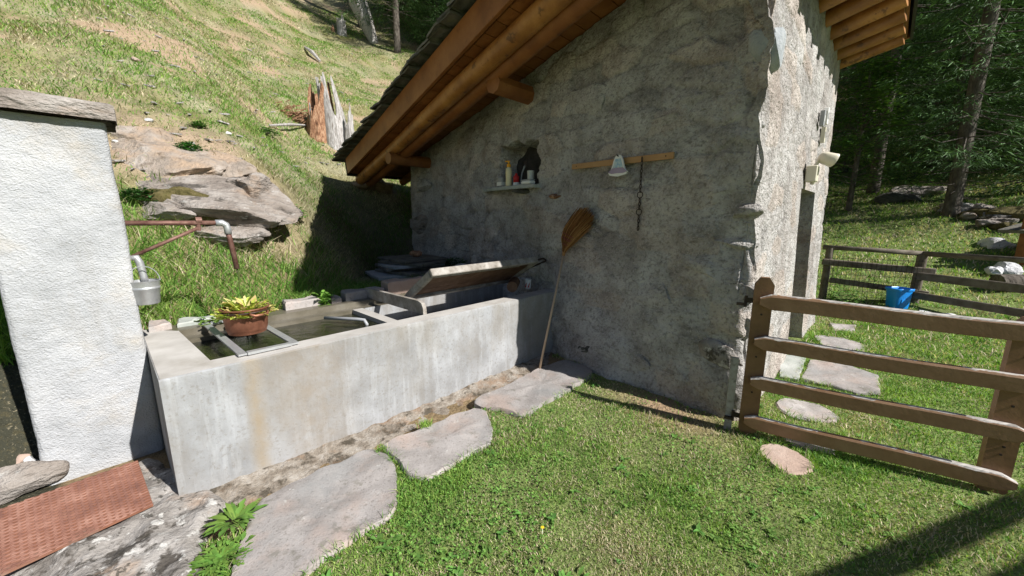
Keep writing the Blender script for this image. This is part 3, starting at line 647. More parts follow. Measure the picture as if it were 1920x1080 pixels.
# ================================================================== STONE HUT
hut = thing('stone_hut', (float(C0[0] + GD[0] * 3 + ED[0] * 2), float(C0[1] + GD[1] * 3 + ED[1] * 2), 0), 'old stone hut with rough grey render, low slab roof and log eaves', 'hut')
SL, DL = 6.2, 4.22          # gable length, entrance wall length
NICHE = (2.52, 3.26, 1.99, 2.52); DOOR = (1.98, 3.02, -.4, 1.9)
def hut_wall():
    rad = .13
    # path from back of gable to far end of the entrance wall
    s1 = np.concatenate([np.arange(SL, 3.9, -.05), np.arange(3.9, rad, -.018)])
    e1 = np.arange(rad, DL + .01, .018)
    xy = [C0 + GD * s for s in s1]; nn = [NG] * len(s1); tag = [('g', s) for s in s1]
    pc_ = C0 + GD * rad + ED * rad
    for i in range(1, 12):
        t = i / 12; n = NG * math.cos(t * math.pi / 2) + NE * math.sin(t * math.pi / 2); n /= np.linalg.norm(n)
        p = (C0 + GD * rad) * (1 - t) + (C0 + ED * rad) * t + n * .05 * math.sin(math.pi * t); xy.append(p); nn.append(n); tag.append(('c', 0))
    xy += [C0 + ED * e for e in e1]; nn += [NE] * len(e1); tag += [('e', e) for e in e1]
    far = C0 + ED * DL; 
    for k in range(1, 40): p = far + GD * (k * .16); xy.append(p); nn.append(ED); tag.append(('b', k))
    back = C0 + GD * SL + ED * DL
    for k in range(0, 40): p = back - ED * (DL * k / 40); xy.append(p); nn.append(-NE); tag.append(('b', k))
    xy = np.array(xy); nn = np.array(nn); m = len(xy)
    kind = np.array([0 if t[0] == 'g' else 1 if t[0] == 'c' else 2 if t[0] == 'e' else 3 for t in tag]); par = np.array([t[1] for t in tag], float)
    dc = np.where(kind == 0, par, np.where(kind == 2, par, np.where(kind == 1, 0, 9)))   # distance from the near corner
    top = np.array([deck_z(p[0], p[1]) for p in xy]) - .01
    arc_ = np.concatenate([[0], np.cumsum(np.linalg.norm(np.diff(xy, axis=0), axis=1))])
    zrow = np.arange(-.35, 4.3, .018); G_ = np.zeros((len(zrow), m, 3)); C_ = np.ones((len(zrow), m, 3))
    def cells(u, v):
        iu, iv = np.floor(u).astype(int), np.floor(v).astype(int); best = np.full(len(u), 9.); sec = best.copy(); idn = np.zeros(len(u))
        for a_ in (-1, 0, 1):
            for b_ in (-1, 0, 1):
                cu, cv = iu + a_, iv + b_; o0 = cu * 0; pu = cu + .5 + .42 * _h(cu, cv, o0, 3); pv = cv + .5 + .36 * _h(cu, cv, o0, 4); dd = np.maximum(np.abs(u - pu) * .9, np.abs(v - pv)) * .6 + .4 * np.hypot(u - pu, v - pv); hh = _h(cu, cv, o0, 5)
                nb = dd < best; sec = np.where(nb, best, np.minimum(sec, dd)); idn = np.where(nb, hh, idn); best = np.where(nb, dd, best)
        return sec - best, idn
    for i, z in enumerate(zrow):
        zz = np.minimum(z, top); bat = np.where(kind == 0, BAT_G, np.where(kind == 2, BAT_E, np.where(kind == 1, .06, 0)))
        q = np.column_stack([xy, zz])
        dsp = .030 * fbm(q, .9, 2, 1) + .012 * fbm(q, .28, 3, 2) + .0065 * fbm(q, .05, 3, 3)
        jag = np.exp(-(dc / .28) ** 2)
        blocks = vn(np.column_stack([xy * 1.6, zz * 4.2]), 8)
        jg2 = np.exp(-(dc / .42) ** 2); dsp += jg2 * (.055 * fbm(q * [.7, .7, 1.2], .34, 2, 12)) + jag * (.03 * blocks + .010 * fbm(q, .11, 2, 13) + .006 * fbm(q, .05, 2, 14) - .005)
        wv = fbm(q, .5, 3, 31) * .25; edge_, idn = cells(arc_ / .42 + wv, zz / .21 + wv[::-1] * .6 + .2 * fbm(q, .7, 2, 33)); bare_ = sm(fbm(q, .8, 3, 35), -.35, .35)
        joint = 1 - sm(edge_, .0, .22); dsp += bare_ * (-.016 * joint + .012 * idn)
        t_ = 1 + bare_ * (.15 * idn - .26 * joint * sm(fbm(q, .12, 2, 36), -.3, .4)); C_[i] = t_[:, None] * np.where((idn > .35)[:, None], [1.02, .97, .93], [.99, 1, 1.01])
        dsp = dsp * np.where(kind == 2, .6, 1)
        ded = np.maximum(np.maximum(DOOR[0] - par, par - DOOR[1]), z - DOOR[3]); dsp = np.where(kind == 2, dsp * (.15 + .85 * sm(ded, .02, .2)), dsp)
        low = np.exp(-np.maximum(zz, 0) / .35) * np.where(kind < 2, 1, .3); dsp += low * (.05 + .05 * fbm(q, .35, 3, 6)) * sm(dc, .0, .5)
        dsp -= bat * zz
        # niche
        mk = (kind == 0); nx = np.abs(par - (NICHE[0] + NICHE[1]) / 2) / ((NICHE[1] - NICHE[0]) / 2); nz = abs(z - (NICHE[2] + NICHE[3]) / 2) / ((NICHE[3] - NICHE[2]) / 2)
        wob = .20 * fbm(q, .16, 3, 21) * (z > 2.06); dd = np.maximum(nx, nz) + wob
        if abs(z - 2.2) < .4: dsp = dsp - np.where(mk, .34 * (1 - sm(dd, .88, 1.03)), 0)
        # door recess with straight reveals
        ind = (kind == 2) & (par > DOOR[0]) & (par < DOOR[1]) & (z < DOOR[3]); dsp = np.where(ind, -.45 - BAT_E * zz, dsp)
        G_[i, :, :2] = xy + nn * dsp[:, None]; G_[i, :, 2] = zz
    return G_, C_
Gw, Cw = hut_wall(); wall_o = part('wall', MB().grid(Gw, closed=True, col=Cw), M['roughcast'], hut, smooth=True, col=True); sharpen(wall_o, 62)

def on_roof(o_s, e, dz):       # o_s distance from corner along GD, e along ED; dz above the deck underside
    p = C0 + GD * o_s + ED * e; return np.array([p[0], p[1], deck_z(p[0], p[1]) + dz])
EAVE_R, EAVE_L, VERGE, FARV = -.52, 7.35, -.80, 4.62
gd3 = on_roof(1, 0, 0) - on_roof(0, 0, 0); gd3 /= np.linalg.norm(gd3); ed3 = np.array([ED[0], ED[1], 0.]); rn = np.cross(ed3, gd3); rn = rn if rn[2] > 0 else -rn
# rafters (round logs)
for i, e in enumerate([-.55] + list(np.arange(.42, 4.6, .43))):
    rr = .105 if i == 0 else .085
    pts = [on_roof(s, e + (.012 * math.sin(s * 1.3 + i)), -rr * .93) for s in np.linspace(EAVE_R + .03, EAVE_L - .05, 9)]
    o = part('rafter', MB().tube(pts, [rr * (1 + .04 * math.sin(j * 2 + i)) for j in range(9)], 16), M['log'], hut)
    sharpen(o, 50)
for e, rr, dz in ((-.37, .10, -.15),):
    pts = [on_roof(s, e, dz) for s in np.linspace(EAVE_R + .03, EAVE_L - .12, 7)]; sharpen(part('rafter', MB().tube(pts, rr, 14), M['larch'], hut, label='darker inner verge log'), 50)
# purlins whose ends show under the verge
for s, r_, e0 in ((5.45, .095, -.66), (2.74, .11, -.44), (.0 + 1.0, .10, 4.0)):
    if e0 > 0: continue
    pts = [on_roof(s, e, -.16 - r_) for e in (e0, 0, 1.5)]; mb = MB(); mb.tube(pts, [r_ * .97, r_, r_], 14 if s > 4 else 8)
    sharpen(part('purlin_end', mb, M['larch'], hut), 30)
# roof boards
w = .20; n = int((EAVE_L - EAVE_R) / w)
for i in range(n):
    s = EAVE_R + (i + .5) * w; c = (on_roof(s, VERGE + .05, .012) + on_roof(s, FARV, .012)) / 2
    part('roof_board', MB().box(c, (FARV - VERGE - .05, w - .006, .022), ed3, gd3), M['larch'], hut)
# verge boards and fascias
mb = MB(); c = (on_roof(EAVE_R + .0, VERGE, .14) + on_roof(EAVE_L - .06, VERGE, .14)) / 2; Lr = np.linalg.norm(on_roof(EAVE_L - .06, 0, 0) - on_roof(EAVE_R, 0, 0))
part('verge_board', MB().box(c, (Lr, .045, .29), gd3, np.cross(rn, gd3), bev=.004), M['larch'], hut)
c = (on_roof(EAVE_R + .0, FARV, .14) + on_roof(EAVE_L - .06, FARV, .14)) / 2
part('verge_board', MB().box(c, (Lr, .045, .29), gd3, np.cross(rn, gd3), bev=.004), M['larch'], hut)
for s, m, nm in ((EAVE_R - .012, 'black', 'eave_flashing'), (EAVE_L - .015, 'black', 'eave_flashing')):
    c = (on_roof(s, VERGE - .01, .13) + on_roof(s, FARV, .13)) / 2; part(nm, MB().box(c, (FARV - VERGE + .04, .03, .33), ed3, gd3), M[m], hut)
mb = MB().box((on_roof(3.4, VERGE + .06, .15) + on_roof(3.4, FARV - .06, .15)) / 2, (FARV - VERGE - .14, EAVE_L - EAVE_R - .1, .2), ed3, gd3); part('insulation', mb, M['black'], hut)
# stone slabs of the roof
variants = []
for k in range(5):
    rs = np.random.default_rng(k + 50); hw, hl = .36, .26
    pl = [(-hw, -hl), (-hw * .3, -hl - .02), (hw * .35, -hl + .01), (hw, -hl), (hw + .02, 0), (hw - .01, hl), (0, hl + .02), (-hw, hl), (-hw - .015, .02)]
    pl = [(x + rs.normal() * .014, y + rs.normal() * .014) for x, y in pl]
    variants.append(slabmesh(pl, -.018, .018, 81 + 2 * k, rough=.008, bev=.008).mesh('slate', M['slate']))
from mathutils import Matrix
cnt = 0
for r_i, s in enumerate(np.arange(EAVE_L + .02, EAVE_R + .2, -.27)):
    off = (r_i % 2) * .33
    for e in np.arange(VERGE + .20, FARV + .1, .70):
        ee = e + (off if e > VERGE + .3 else rng.uniform(-.03, .03)); 
        if ee > FARV + .2: continue
        p = on_roof(s + rng.uniform(-.02, .02), ee, .325 + rng.uniform(0, .012) + (.01 if off else 0))
        o = bpy.data.objects.new('slate', variants[int(rng.integers(5))]); COL.objects.link(o); o.parent = hut
        tilt = R(2.2); y_ = (-gd3) * math.cos(tilt) - rn * math.sin(tilt) * -1; z_ = np.cross(ed3, -gd3); 
        yax = Vector((-gd3) * math.cos(tilt) + rn * -math.sin(tilt)); zax = Vector(ed3).cross(yax)
        if zax.z < 0: yax = -yax; zax = -zax
        rot = Matrix((Vector(ed3), yax, zax)).transposed().to_4x4() @ Matrix.Rotation(float(rng.normal() * .03), 4, 'Z')
        o.matrix_local = Matrix.Translation(Vector(p) - hut.location) @ rot; cnt += 1
# exposed stones of the wall
def wstone(u, v, face, size, m, seed, out=-.02, tilt=(0, 0)):
    p = (gw if face == 'g' else ew)(u, v, out); mb = MB(); rock(mb, p, size, (math.atan2(GD[1], GD[0]) if face == 'g' else ea), seed, 3, .16, tilt=tilt, planes=7)
    sharpen(part('stone', mb, M[m], hut), 35)
wstone(1440, 88, 'g', (.13, .13, .17), 'bluestone', 1, -.06, (0, .1))
for i_, (u, v, w_, h_, m, o_) in enumerate(((1392, 300, .15, .08, 'roughstone', .0), (1362, 350, .20, .09, 'roughstone', -.01), (1385, 165, .15, .10, 'roughstone', -.02), (1372, 455, .17, .06, 'roughstone', -.02),
        (1385, 540, .18, .11, 'lichenrock', -.01), (1345, 600, .24, .13, 'roughstone', -.01), (1352, 665, .20, .12, 'lichenrock', .0), (1355, 745, .14, .15, 'lichenrock', .02), (1275, 700, .24, .16, 'roughstone', .0),
        (1190, 672, .20, .10, 'roughstone', .0), (1108, 655, .15, .06, 'darkstone', .01), (785, 420, .35, .18, 'boulder', .0), (795, 345, .30, .14, 'roughstone', .0), (1045, 368, .12, .03, 'rotwood', -.03), (1100, 190, .35, .14, 'roughstone', -.03),
        (1398, 235, .14, .09, 'roughstone', -.02), (1398, 400, .12, .07, 'roughstone', -.01), (1330, 500, .22, .12, 'roughstone', -.03), (1250, 230, .30, .10, 'roughstone', -.035), (880, 420, .3, .12, 'roughstone', -.035), (1230, 560, .3, .15, 'roughstone', -.03))):
    o_ -= .045 if u > 1340 else 0
    p = gw(u, v, o_); mb = MB(); rock(mb, p, (w_, .07, h_), math.atan2(GD[1], GD[0]), i_ + 1, 4, .22, tilt=(0, .1 * math.sin(i_ * 2.1)), planes=8, block=.72); sharpen(part('stone', mb, M[m], hut), 35)
# door leaf deep in the recess
p0 = C0 + ED * (DOOR[0] + .02) - NE * .40; p1 = C0 + ED * (DOOR[1] - .02) - NE * .40
dr = part('door', MB().box(((p0[0] + p1[0]) / 2, (p0[1] + p1[1]) / 2, .93), (DOOR[1] - DOOR[0] - .04, .05, 1.84), (ED[0], ED[1], 0)), M['doorwood'], hut)
part('handle', MB().tube([(p0[0] + ED[0] * .08 + NE[0] * .05, p0[1] + ED[1] * .08 + NE[1] * .05, .95), (p0[0] + ED[0] * .18 + NE[0] * .06, p0[1] + ED[1] * .18 + NE[1] * .06, .95)], .01, 8), M['iron'], dr)
mb = MB(); q_ = C0 + GD * 2.84 + NG * (-.30 - BAT_G * 2.2); rock(mb, (q_[0], q_[1], 2.22), (.42, .06, .36), math.atan2(GD[1], GD[0]), 77, 4, .3, block=.6); part('niche_back', mb, M['hole'], hut)  # near-black back: soot plus the niche's shade put into its colour
# niche shelf slab and back
pl = []
def gpt(s, z, out=0.0):
    p = C0 + GD * s + NG * (out - BAT_G * z); return np.array([p[0], p[1], z])
sh = [gpt(2.47, 0, .10 - BAT_G * 2)[:2], gpt(2.9, 0, .14 - BAT_G * 2)[:2], gpt(3.3, 0, .13 - BAT_G * 2)[:2], gpt(3.62, 0, .06 - BAT_G * 2)[:2], gpt(3.6, 0, -.1 - BAT_G * 2)[:2], gpt(3.1, 0, -.3 - BAT_G * 2)[:2], gpt(2.5, 0, -.3 - BAT_G * 2)[:2]]
part('shelf_slab', slabmesh(sh, 1.945, 1.99, 91), M['flagslate'], hut, label='stone shelf slab below the small niche')
rockmb = MB(); rock(rockmb, gpt(2.75, 1.915, .03), (.14, .06, .03), 0, 44, 3, .2); part('stone', rockmb, M['darkstone'], hut)

# small things on the shelf ------------------------------------------
def shelf_pt(u, out, z=1.992): p = gw(u, 350, out); return np.array([p[0], p[1], z])
n_before = set(bpy.data.objects)
k = shelf_pt(954, .05)
bt = thing('pump_bottle', tuple(k), 'pale yellow bottle with orange cap on the niche shelf', 'bottle')
mb = MB(); mb.lathe(k, [(0, 0), (.030, 0), (.032, .01), (.028, .07), (.032, .13), (.026, .165), (.012, .18)], 18); part('bottle_body', mb, M['cfluid'], bt, smooth=True)
mb = MB(); mb.lathe(k, [(.016, .178), (.019, .18), (.019, .205), (.010, .21), (.009, .235), (0, .236)], 14); mb.box(k + (-.012, -.008, .23), (.045, .014, .012)); part('cap', mb, M['yellow'], bt)
k = shelf_pt(968, .03)
bt = thing('squeeze_bottle', tuple(k), 'small red bottle with white base right of the yellow bottle', 'bottle')
mb = MB(); mb.lathe(k, [(0, .03), (.028, .03), (.028, .085), (.012, .10), (.010, .115), (0, .116)], 16); part('bottle_body', mb, M['red'], bt, smooth=True)
mb = MB(); mb.lathe(k, [(0, 0), (.030, 0), (.030, .03), (0, .031)], 16); part('base', mb, M['white'], bt)
k = shelf_pt(940, .05); mb = MB().box(k + (0, 0, .05), (.075, .05, .10), (GD[0], GD[1], 0), bev=.012); cupb = thing('sponge_box', tuple(k), 'rounded pale grey box at the left end of the niche shelf', 'box')
part('box_body', mb, M['grey'], cupb); part('label_band', MB().box(k + (0, 0, .03), (.078, .054, .035), (GD[0], GD[1], 0)), M['white'], cupb)
k = shelf_pt(990, .05); sb = thing('soap_dish', tuple(k), 'low white soap dish at the right end of the niche shelf', 'dish')
part('tray', MB().box(k + (0, 0, .016), (.13, .07, .032), (GD[0], GD[1], 0), bev=.008), M['white'], sb); part('lid', MB().box(k + (0, 0, .038), (.125, .066, .010), (GD[0], GD[1], 0), bev=.003), M['grey'], sb)
k = shelf_pt(995, -.06); mb = MB(); mb.lathe(k, [(0, 0), (.03, 0), (.034, .13), (.031, .13), (.028, .01), (0, .01)], 16); solo('tumbler', mb, M['glass'], tuple(k), 'grey glass tumbler inside the niche behind the soap dish', 'glass', smooth=False)
k = shelf_pt(975, -.03); br_ = thing('scrub_brush', tuple(k), 'thin brush with dark handle leaning in the niche', 'brush')
mb = MB(); mb.tube([k, k + np.array([.02, .01, .12]), k + np.array([.05, .02, .20])], [.006, .006, .01], 8); part('handle', mb, M['grey'], br_); part('bristles', MB().box(k + (.052, .02, .205), (.03, .02, .05)), M['iron'], br_)

for o in set(bpy.data.objects) - n_before:
    if o.parent is None: o.scale = (1.35, 1.35, 1.35)

# wooden strip, bell plaque and chain on the gable ---------------------
p0 = gw(1073, 313, .035); p1 = gw(1264, 291, .035); st = thing('wood_strip', tuple((p0 + p1) / 2), 'narrow slanted pine strip screwed to the gable wall', 'strip')
d = p1 - p0; part('batten', MB().box((p0 + p1) / 2, (np.linalg.norm(d), .02, .055), d, bev=.003), M['stripwood'], st)
for t in (.06, .5, .94): q = p0 + d * t + np.array([*NG, 0]) * .011; part('screw', MB().tube([q, q + np.array([*NG, 0]) * .003], .006, 8), M['iron'], st)
bp = gw(1160, 318, .075); bell = thing('ceramic_bell_plaque', tuple(bp), 'small painted blue and white bell shaped plaque hanging on the pine strip', 'plaque')
prof = [(-.085, 0), (-.07, -.018), (0, -.03), (.07, -.018), (.085, 0), (.062, .02), (.05, .05), (.040, .085), (.026, .112), (.010, .122), (-.010, .122), (-.026, .112), (-.040, .085), (-.05, .05), (-.062, .02)]
bell.scale = (1.3, 1.3, 1.3); AX = ((-GD[0], -GD[1], 0), (0, 0, 1), (NG[0], NG[1], 0))
part('plaque', MB().prism([(x, y - .02) for x, y in prof], 0, .012, AX, bp), M['white'], bell)
part('painted_rim', MB().prism([(-.083, -.019), (-.05, -.028), (0, -.026), (.05, -.028), (.083, -.019), (.06, -.0), (.045, .012), (-.045, .012), (-.06, .0)], .0125, .015, AX, bp), mat('mauve_glaze', [(.28, .22, .34), (.36, .30, .42)], 9, rough=.3, bump=0), bell)
part('painted_picture', MB().prism([(-.042, .014), (.042, .014), (.032, .045), (.022, .075), (-.022, .075), (-.032, .045)], .0125, .015, AX, bp), mat('blue_glaze', [(.12, .28, .50), (.40, .55, .62), (.55, .62, .55)], 40, rough=.3, bump=0), bell)
part('hook', MB().tube([bp + np.array([*NG, 0]) * .006 + (0, 0, .09), bp + np.array([*NG, 0]) * .03 + (0, 0, .10)], .004, 6), M['iron'], bell)
ct = gw(1204, 297, .065); chn = thing('iron_chain', tuple(ct), 'thin rusty iron chain with two rings hanging from the pine strip', 'chain')
zc = ct[2]; ztop = zc; links = 0
def torus(mb, c, r, t, ax1, ax2, n=12):
    pts = [c + ax1 * r[0] * math.cos(a) + ax2 * r[1] * math.sin(a) for a in np.linspace(0, 2 * math.pi, n + 1)]; mb.tube(pts, t, 6, cap=False)
up3 = np.array([0, 0, 1.]); gx = np.array([-GD[0], -GD[1], 0.]); gn = np.array([NG[0], NG[1], 0.])
z = zc + .01; i = 0
while z > zc - .62:
    if i == 9 or i == 13: mb = MB(); torus(mb, np.array([ct[0], ct[1], z - .024]), (.028, .028), .004, gx, up3, 18); part('ring', mb, M['iron'], chn); z -= .052
    else: mb = MB(); torus(mb, np.array([ct[0], ct[1], z - .018]), (.009, .022), .0038, gx if i % 2 else gn, up3, 10); part('link', mb, M['iron'], chn); z -= .034
    i += 1
# broom ----------------------------------------------------------------
foot = G(1012, 691, .035); hd = gw(1058, 472, .075); tip = gw(1078, 410, .075)
brm = thing('straw_broom', tuple(foot), 'straw broom leaning bristles up against the gable wall', 'broom')
mb = MB(); mb.tube([foot, foot * .5 + hd * .5 + np.array([0, 0, .0]), hd], [.0125, .0125, .012], 10); part('handle', mb, M['broomstick'], brm, smooth=True)
ax = (hd - foot) / np.linalg.norm(hd - foot); wdir = gx - ax * (gx @ ax); wdir /= np.linalg.norm(wdir); nd = np.cross(ax, wdir)
if nd @ gn < 0: nd = -nd
brs = MB(); rs = random.Random(8); Lb = .56
axb = (tip - hd) / np.linalg.norm(tip - hd); wdir = gx - axb * (gx @ axb); wdir /= np.linalg.norm(wdir); nd = np.cross(axb, wdir)
if nd @ gn < 0: nd = -nd
for i in range(620):
    a = rs.uniform(-1, 1); b = rs.uniform(-1, 1); th = rs.uniform(.0016, .0030); cst = vary(rs.choice([(.27, .125, .045), (.40, .22, .09), (.13, .06, .022), (.31, .15, .055)]), .3, rs); pts = []
    Li = Lb * (1 - .08 * abs(a) + rs.uniform(-.22, .06)); fl_ = rs.gauss(0, .10)
    for t in (0, .12, .3, .5, .75, 1):
        ww = (.02 + .088 * sm(t, 0, .45) + .012 * t) * (a + fl_ * t * t); bend = .11 * max(0, t - .35) ** 1.3 * 2.0
        nn_ = (.016 + .016 * math.sin(min(1, t * 2.5) * 1.57)) * b * (1 - .4 * abs(a)); pts.append(hd + axb * Li * t * (1 - .06 * t) + wdir * (ww + bend) + nd * (nn_ + .005))
    n0 = len(brs.c); brs.tube(pts, [th * 1.3] * 5 + [th * .6], 3, cap=False); brs.c[-1][:] = cst
part('bristles', brs, M['leaf'], brm, kind='stuff', col=True)
for t in (.16, .26, .29, .36):
    ww = (.02 + .088 * float(sm(t, 0, .45)) + .012 * t) + .004; c = hd + axb * Lb * t * .98 + nd * .004; mb = MB()
    torus(mb, c, (ww, .034 if t > .2 else .03), .0035, wdir, nd, 28); part('stitching', mb, M['maroon'], brm)
mb = MB(); mb.tube([hd - ax * .05, hd + ax * .01, hd + ax * .06], [.015, .022, .030], 14); part('binding', mb, M['straw'], brm)
# cup on the rim
k = np.array(T(3.50, .40, TR_H)); k = np.array(T(3.40, .36, TR_H)); cu = thing('paper_cup', tuple(k), 'small white cup with red print on the shaded end of the trough', 'cup')
mb = MB(); mb.lathe(k, [(0, 0.002), (.034, 0.002), (.036, 0), (.044, .105), (.046, .107), (.046, .111), (.042, .109), (.034, .008), (0, .008)], 24); part('cup_body', mb, M['white'], cu, smooth=False)
mb = MB(); 
for t0 in (3.7, 4.6):
    pts0 = [k + np.array([math.cos(t) * (.0375 + .0075 * zz / .1 + .001), math.sin(t) * (.0375 + .0075 * zz / .1 + .001), zz]) for t, zz in ((t0, .012), (t0 + .5, .012), (t0 + .75, .075), (t0 + .3, .05))]; mb.add(pts0, [(0, 1, 2, 3)])
part('print', mb, M['red'], cu)

# floodlight and plates on the entrance wall -----------------------------
f0 = ew(1511, 327, .0); fl = thing('floodlight', tuple(f0), 'cream floodlight with junction box above the hut door', 'lamp')
en = np.array([NE[0], NE[1], 0.]); ed = np.array([ED[0], ED[1], 0.])
part('junction_box', MB().box(f0 + en * .055, (.15, .10, .17), ed, en, bev=.008), M['cream'], fl)
part('sensor', MB().lathe(f0 + en * .07 + (0, 0, -.115), [(0, 0), (.02, .005), (.028, .03), (.02, .035)], 12), M['cream'], fl)
part('bracket', MB().tube([f0 + en * .07 + up3 * .08, f0 + en * .10 + up3 * .15 + ed * .03], .018, 8), M['cream'], fl)
hc = f0 + en * .15 + up3 * .16 + ed * .05; hdn = (en * .85 + ed * .35 - up3 * .35); hdn /= np.linalg.norm(hdn); hx = np.cross(hdn, up3); hx /= np.linalg.norm(hx); hy = np.cross(hx, hdn)
mb = MB(); rings = []
for t, s_ in ((-.07, .25), (-.06, .6), (-.02, .9), (.05, 1.0), (.075, 1.05), (.08, 1.02)):
    rings.append([hc + hdn * t + hx * .095 * s_ * math.copysign(abs(math.cos(a)) ** .7, math.cos(a)) + hy * .065 * s_ * math.copysign(abs(math.sin(a)) ** .7, math.sin(a)) for a in np.linspace(0, 2 * math.pi, 25)[:-1]])
mb.grid(np.array(rings), closed=True); mb.add([hc - hdn * .075], []); last = mb.n - 1; mb.f.extend([(i, last, (i + 1) % 24) for i in range(24)]); part('lamp_head', mb, M['cream'], fl, smooth=True)
mb = MB(); mb.add([hc + hdn * .07 + hx * .09 * math.copysign(abs(math.cos(a)) ** .7, math.cos(a)) + hy * .06 * math.copysign(abs(math.sin(a)) ** .7, math.sin(a)) for a in np.linspace(0, 2 * math.pi, 25)[:-1]], [tuple(range(24))]); part('lens', mb, M['glass'], fl)
for (u, v, w_, h_, m, lb, ct_, nm) in ((1544, 222, .09, .17, 'grey', 'small blue grey metal plate on the sunny wall, left of the round topped plate', 'plate', 'wall_plate'), (1551, 217, .11, .2, 'white', 'small white round topped painted tile high on the sunny wall', 'plate', 'wall_tile'),
                                   (1545, 253, .07, .18, 'cream', 'narrow cream plate with a dark mark, lower on the sunny wall', 'plate', 'wall_sign')):
    p = ew(u, v, .03); t_ = thing(nm, tuple(p), lb, ct_); ax3 = ((ED[0], ED[1], 0), (0, 0, 1), (NE[0], NE[1], 0))
    pr = [(-w_ / 2, -h_ / 2), (w_ / 2, -h_ / 2), (w_ / 2, h_ * .25), (w_ * .3, h_ * .45), (0, h_ / 2), (-w_ * .3, h_ * .45), (-w_ / 2, h_ * .25)] if nm == 'wall_tile' else [(-w_ / 2, -h_ / 2), (w_ / 2, -h_ / 2), (w_ / 2, h_ / 2), (-w_ / 2, h_ / 2)]
    part('plate', MB().prism(pr, -.03, .012, ax3, p), M[m], t_)
    part('mark', MB().prism([(x * .5, y * .4) for x, y in pr], .013, .015, ax3, p), M['grey'] if m != 'grey' else M['white'], t_)

# ================================================================== GATE
gp = np.array([1.75, 2.62]); gdir = np.array([.876, -.482]); gnrm = np.array([-.482, -.876])   # toward the camera
gate = thing('wooden_gate', (gp[0], gp[1], 0), 'brown painted wooden gate with four flaking rails', 'gate')
def gpnt(u_, n_, z_): p = gp + gdir * u_ + gnrm * n_; return np.array([p[0], p[1], z_])
def post(u0, w, z0, z1, nm):
    pr = [(-w / 2, z0 + .05), (-w * .15, z0), (w * .15, z0), (w / 2, z0 + .05), (w / 2, z1 - .05), (w * .22, z1), (-w * .22, z1), (-w / 2, z1 - .05)]
    mb = MB(); mb.prism(pr, -.022, .022, ((gdir[0], gdir[1], 0), (0, 0, 1), (gnrm[0], gnrm[1], 0)), gpnt(u0, 0, 0)); return part(nm, mb, M['gatewood'], gate)
post(.0, .115, .005, 1.19, 'post'); post(1.235, .125, -.03, 1.06, 'post')
def peel_mat():
    m = mat('peeling_gate_rail', [(.18, .095, .045), (.22, .125, .065), (.26, .155, .085)], 7, rough=.5, bump=.3, bscale=40, bdist=.004, spec=.4)
    nt = m.node_tree; N = nt.nodes; L = nt.links; b = N['Principled BSDF']; src = b.inputs['Base Color'].links[0].from_socket
    at = N.new('ShaderNodeAttribute'); at.attribute_name = 'Col'; no = N.new('ShaderNodeTexNoise'); no.inputs['Scale'].default_value = 9; no.inputs['Detail'].default_value = 6
    geo = N.new('ShaderNodeNewGeometry'); L.new(geo.outputs['Position'], no.inputs[0])
    ad = N.new('ShaderNodeMath'); ad.operation = 'ADD'; sep = N.new('ShaderNodeSeparateColor'); L.new(at.outputs[0], sep.inputs[0]); L.new(sep.outputs[0], ad.inputs[0]); L.new(no.outputs[0], ad.inputs[1])
    mr = N.new('ShaderNodeMapRange'); mr.inputs[1].default_value = .97; mr.inputs[2].default_value = 1.0; L.new(ad.outputs[0], mr.inputs[0])
    n3 = N.new('ShaderNodeTexNoise'); n3.inputs['Scale'].default_value = 30; mp = N.new('ShaderNodeMapping'); mp.inputs['Rotation'].default_value = (0, 0, R(29)); mp.inputs['Scale'].default_value = (.2, 3, 3); L.new(geo.outputs['Position'], mp.inputs[0]); L.new(mp.outputs[0], n3.inputs[0])
    cr = N.new('ShaderNodeValToRGB'); cr.color_ramp.elements[0].color = (.24, .22, .20, 1); cr.color_ramp.elements[1].color = (.54, .51, .48, 1); cr.color_ramp.elements[0].position = .35; cr.color_ramp.elements[1].position = .65; L.new(n3.outputs[0], cr.inputs[0])
    mx = N.new('ShaderNodeMix'); mx.data_type = 'RGBA'; L.new(mr.outputs[0], mx.inputs[0]); L.new(src, mx.inputs[6]); L.new(cr.outputs[0], mx.inputs[7]); L.new(mx.outputs[2], b.inputs['Base Color'])
    return m
M['peel'] = peel_mat()
def rail(zl, zr, u0, u1, h, seed):
    n = 70; U = np.linspace(0, 1, n); prof = [(-.5, -.5), (-.5, .30), (-.30, .47), (0, .5), (.30, .47), (.5, .30), (.5, -.5)]
    prof = [(-.5, -.46), (-.5, .34), (-.36, .46), (-.1, .5), (.1, .5), (.36, .46), (.5, .34), (.5, -.46), (.44, -.5), (-.44, -.5)]
    pe = [0, .30, .75, .9, .9, .75, .34, .0, 0, 0]
    V = np.zeros((n, len(prof), 3)); Cc = np.zeros((n, len(prof), 3))
    for i, t in enumerate(U):
        u = u0 + (u1 - u0) * t; zc_ = zl + (zr - zl) * t + .004 * math.sin(t * 7 + seed); e = min(u - u0, u1 - u) / .06; k = .45 + .55 * min(1, max(0, e))
        amt = .62 + .38 * sm(t, .1, .5) if seed == 0 else .75 + .2 * math.sin(t * 5 + seed)
        for j, (a, b) in enumerate(prof): V[i, j] = gpnt(u, .024 + .023 + a * .046, zc_ + b * h * k); Cc[i, j] = pe[j] * amt
    mb = MB(); mb.grid(V, closed=True, col=Cc); m_ = len(prof); mb.f.append(tuple(range(m_ - 1, -1, -1))); mb.f.append(tuple(range((n - 1) * m_, n * m_)))
    o = part('rail', mb, M['peel'], gate, col=True); sharpen(o, 18)
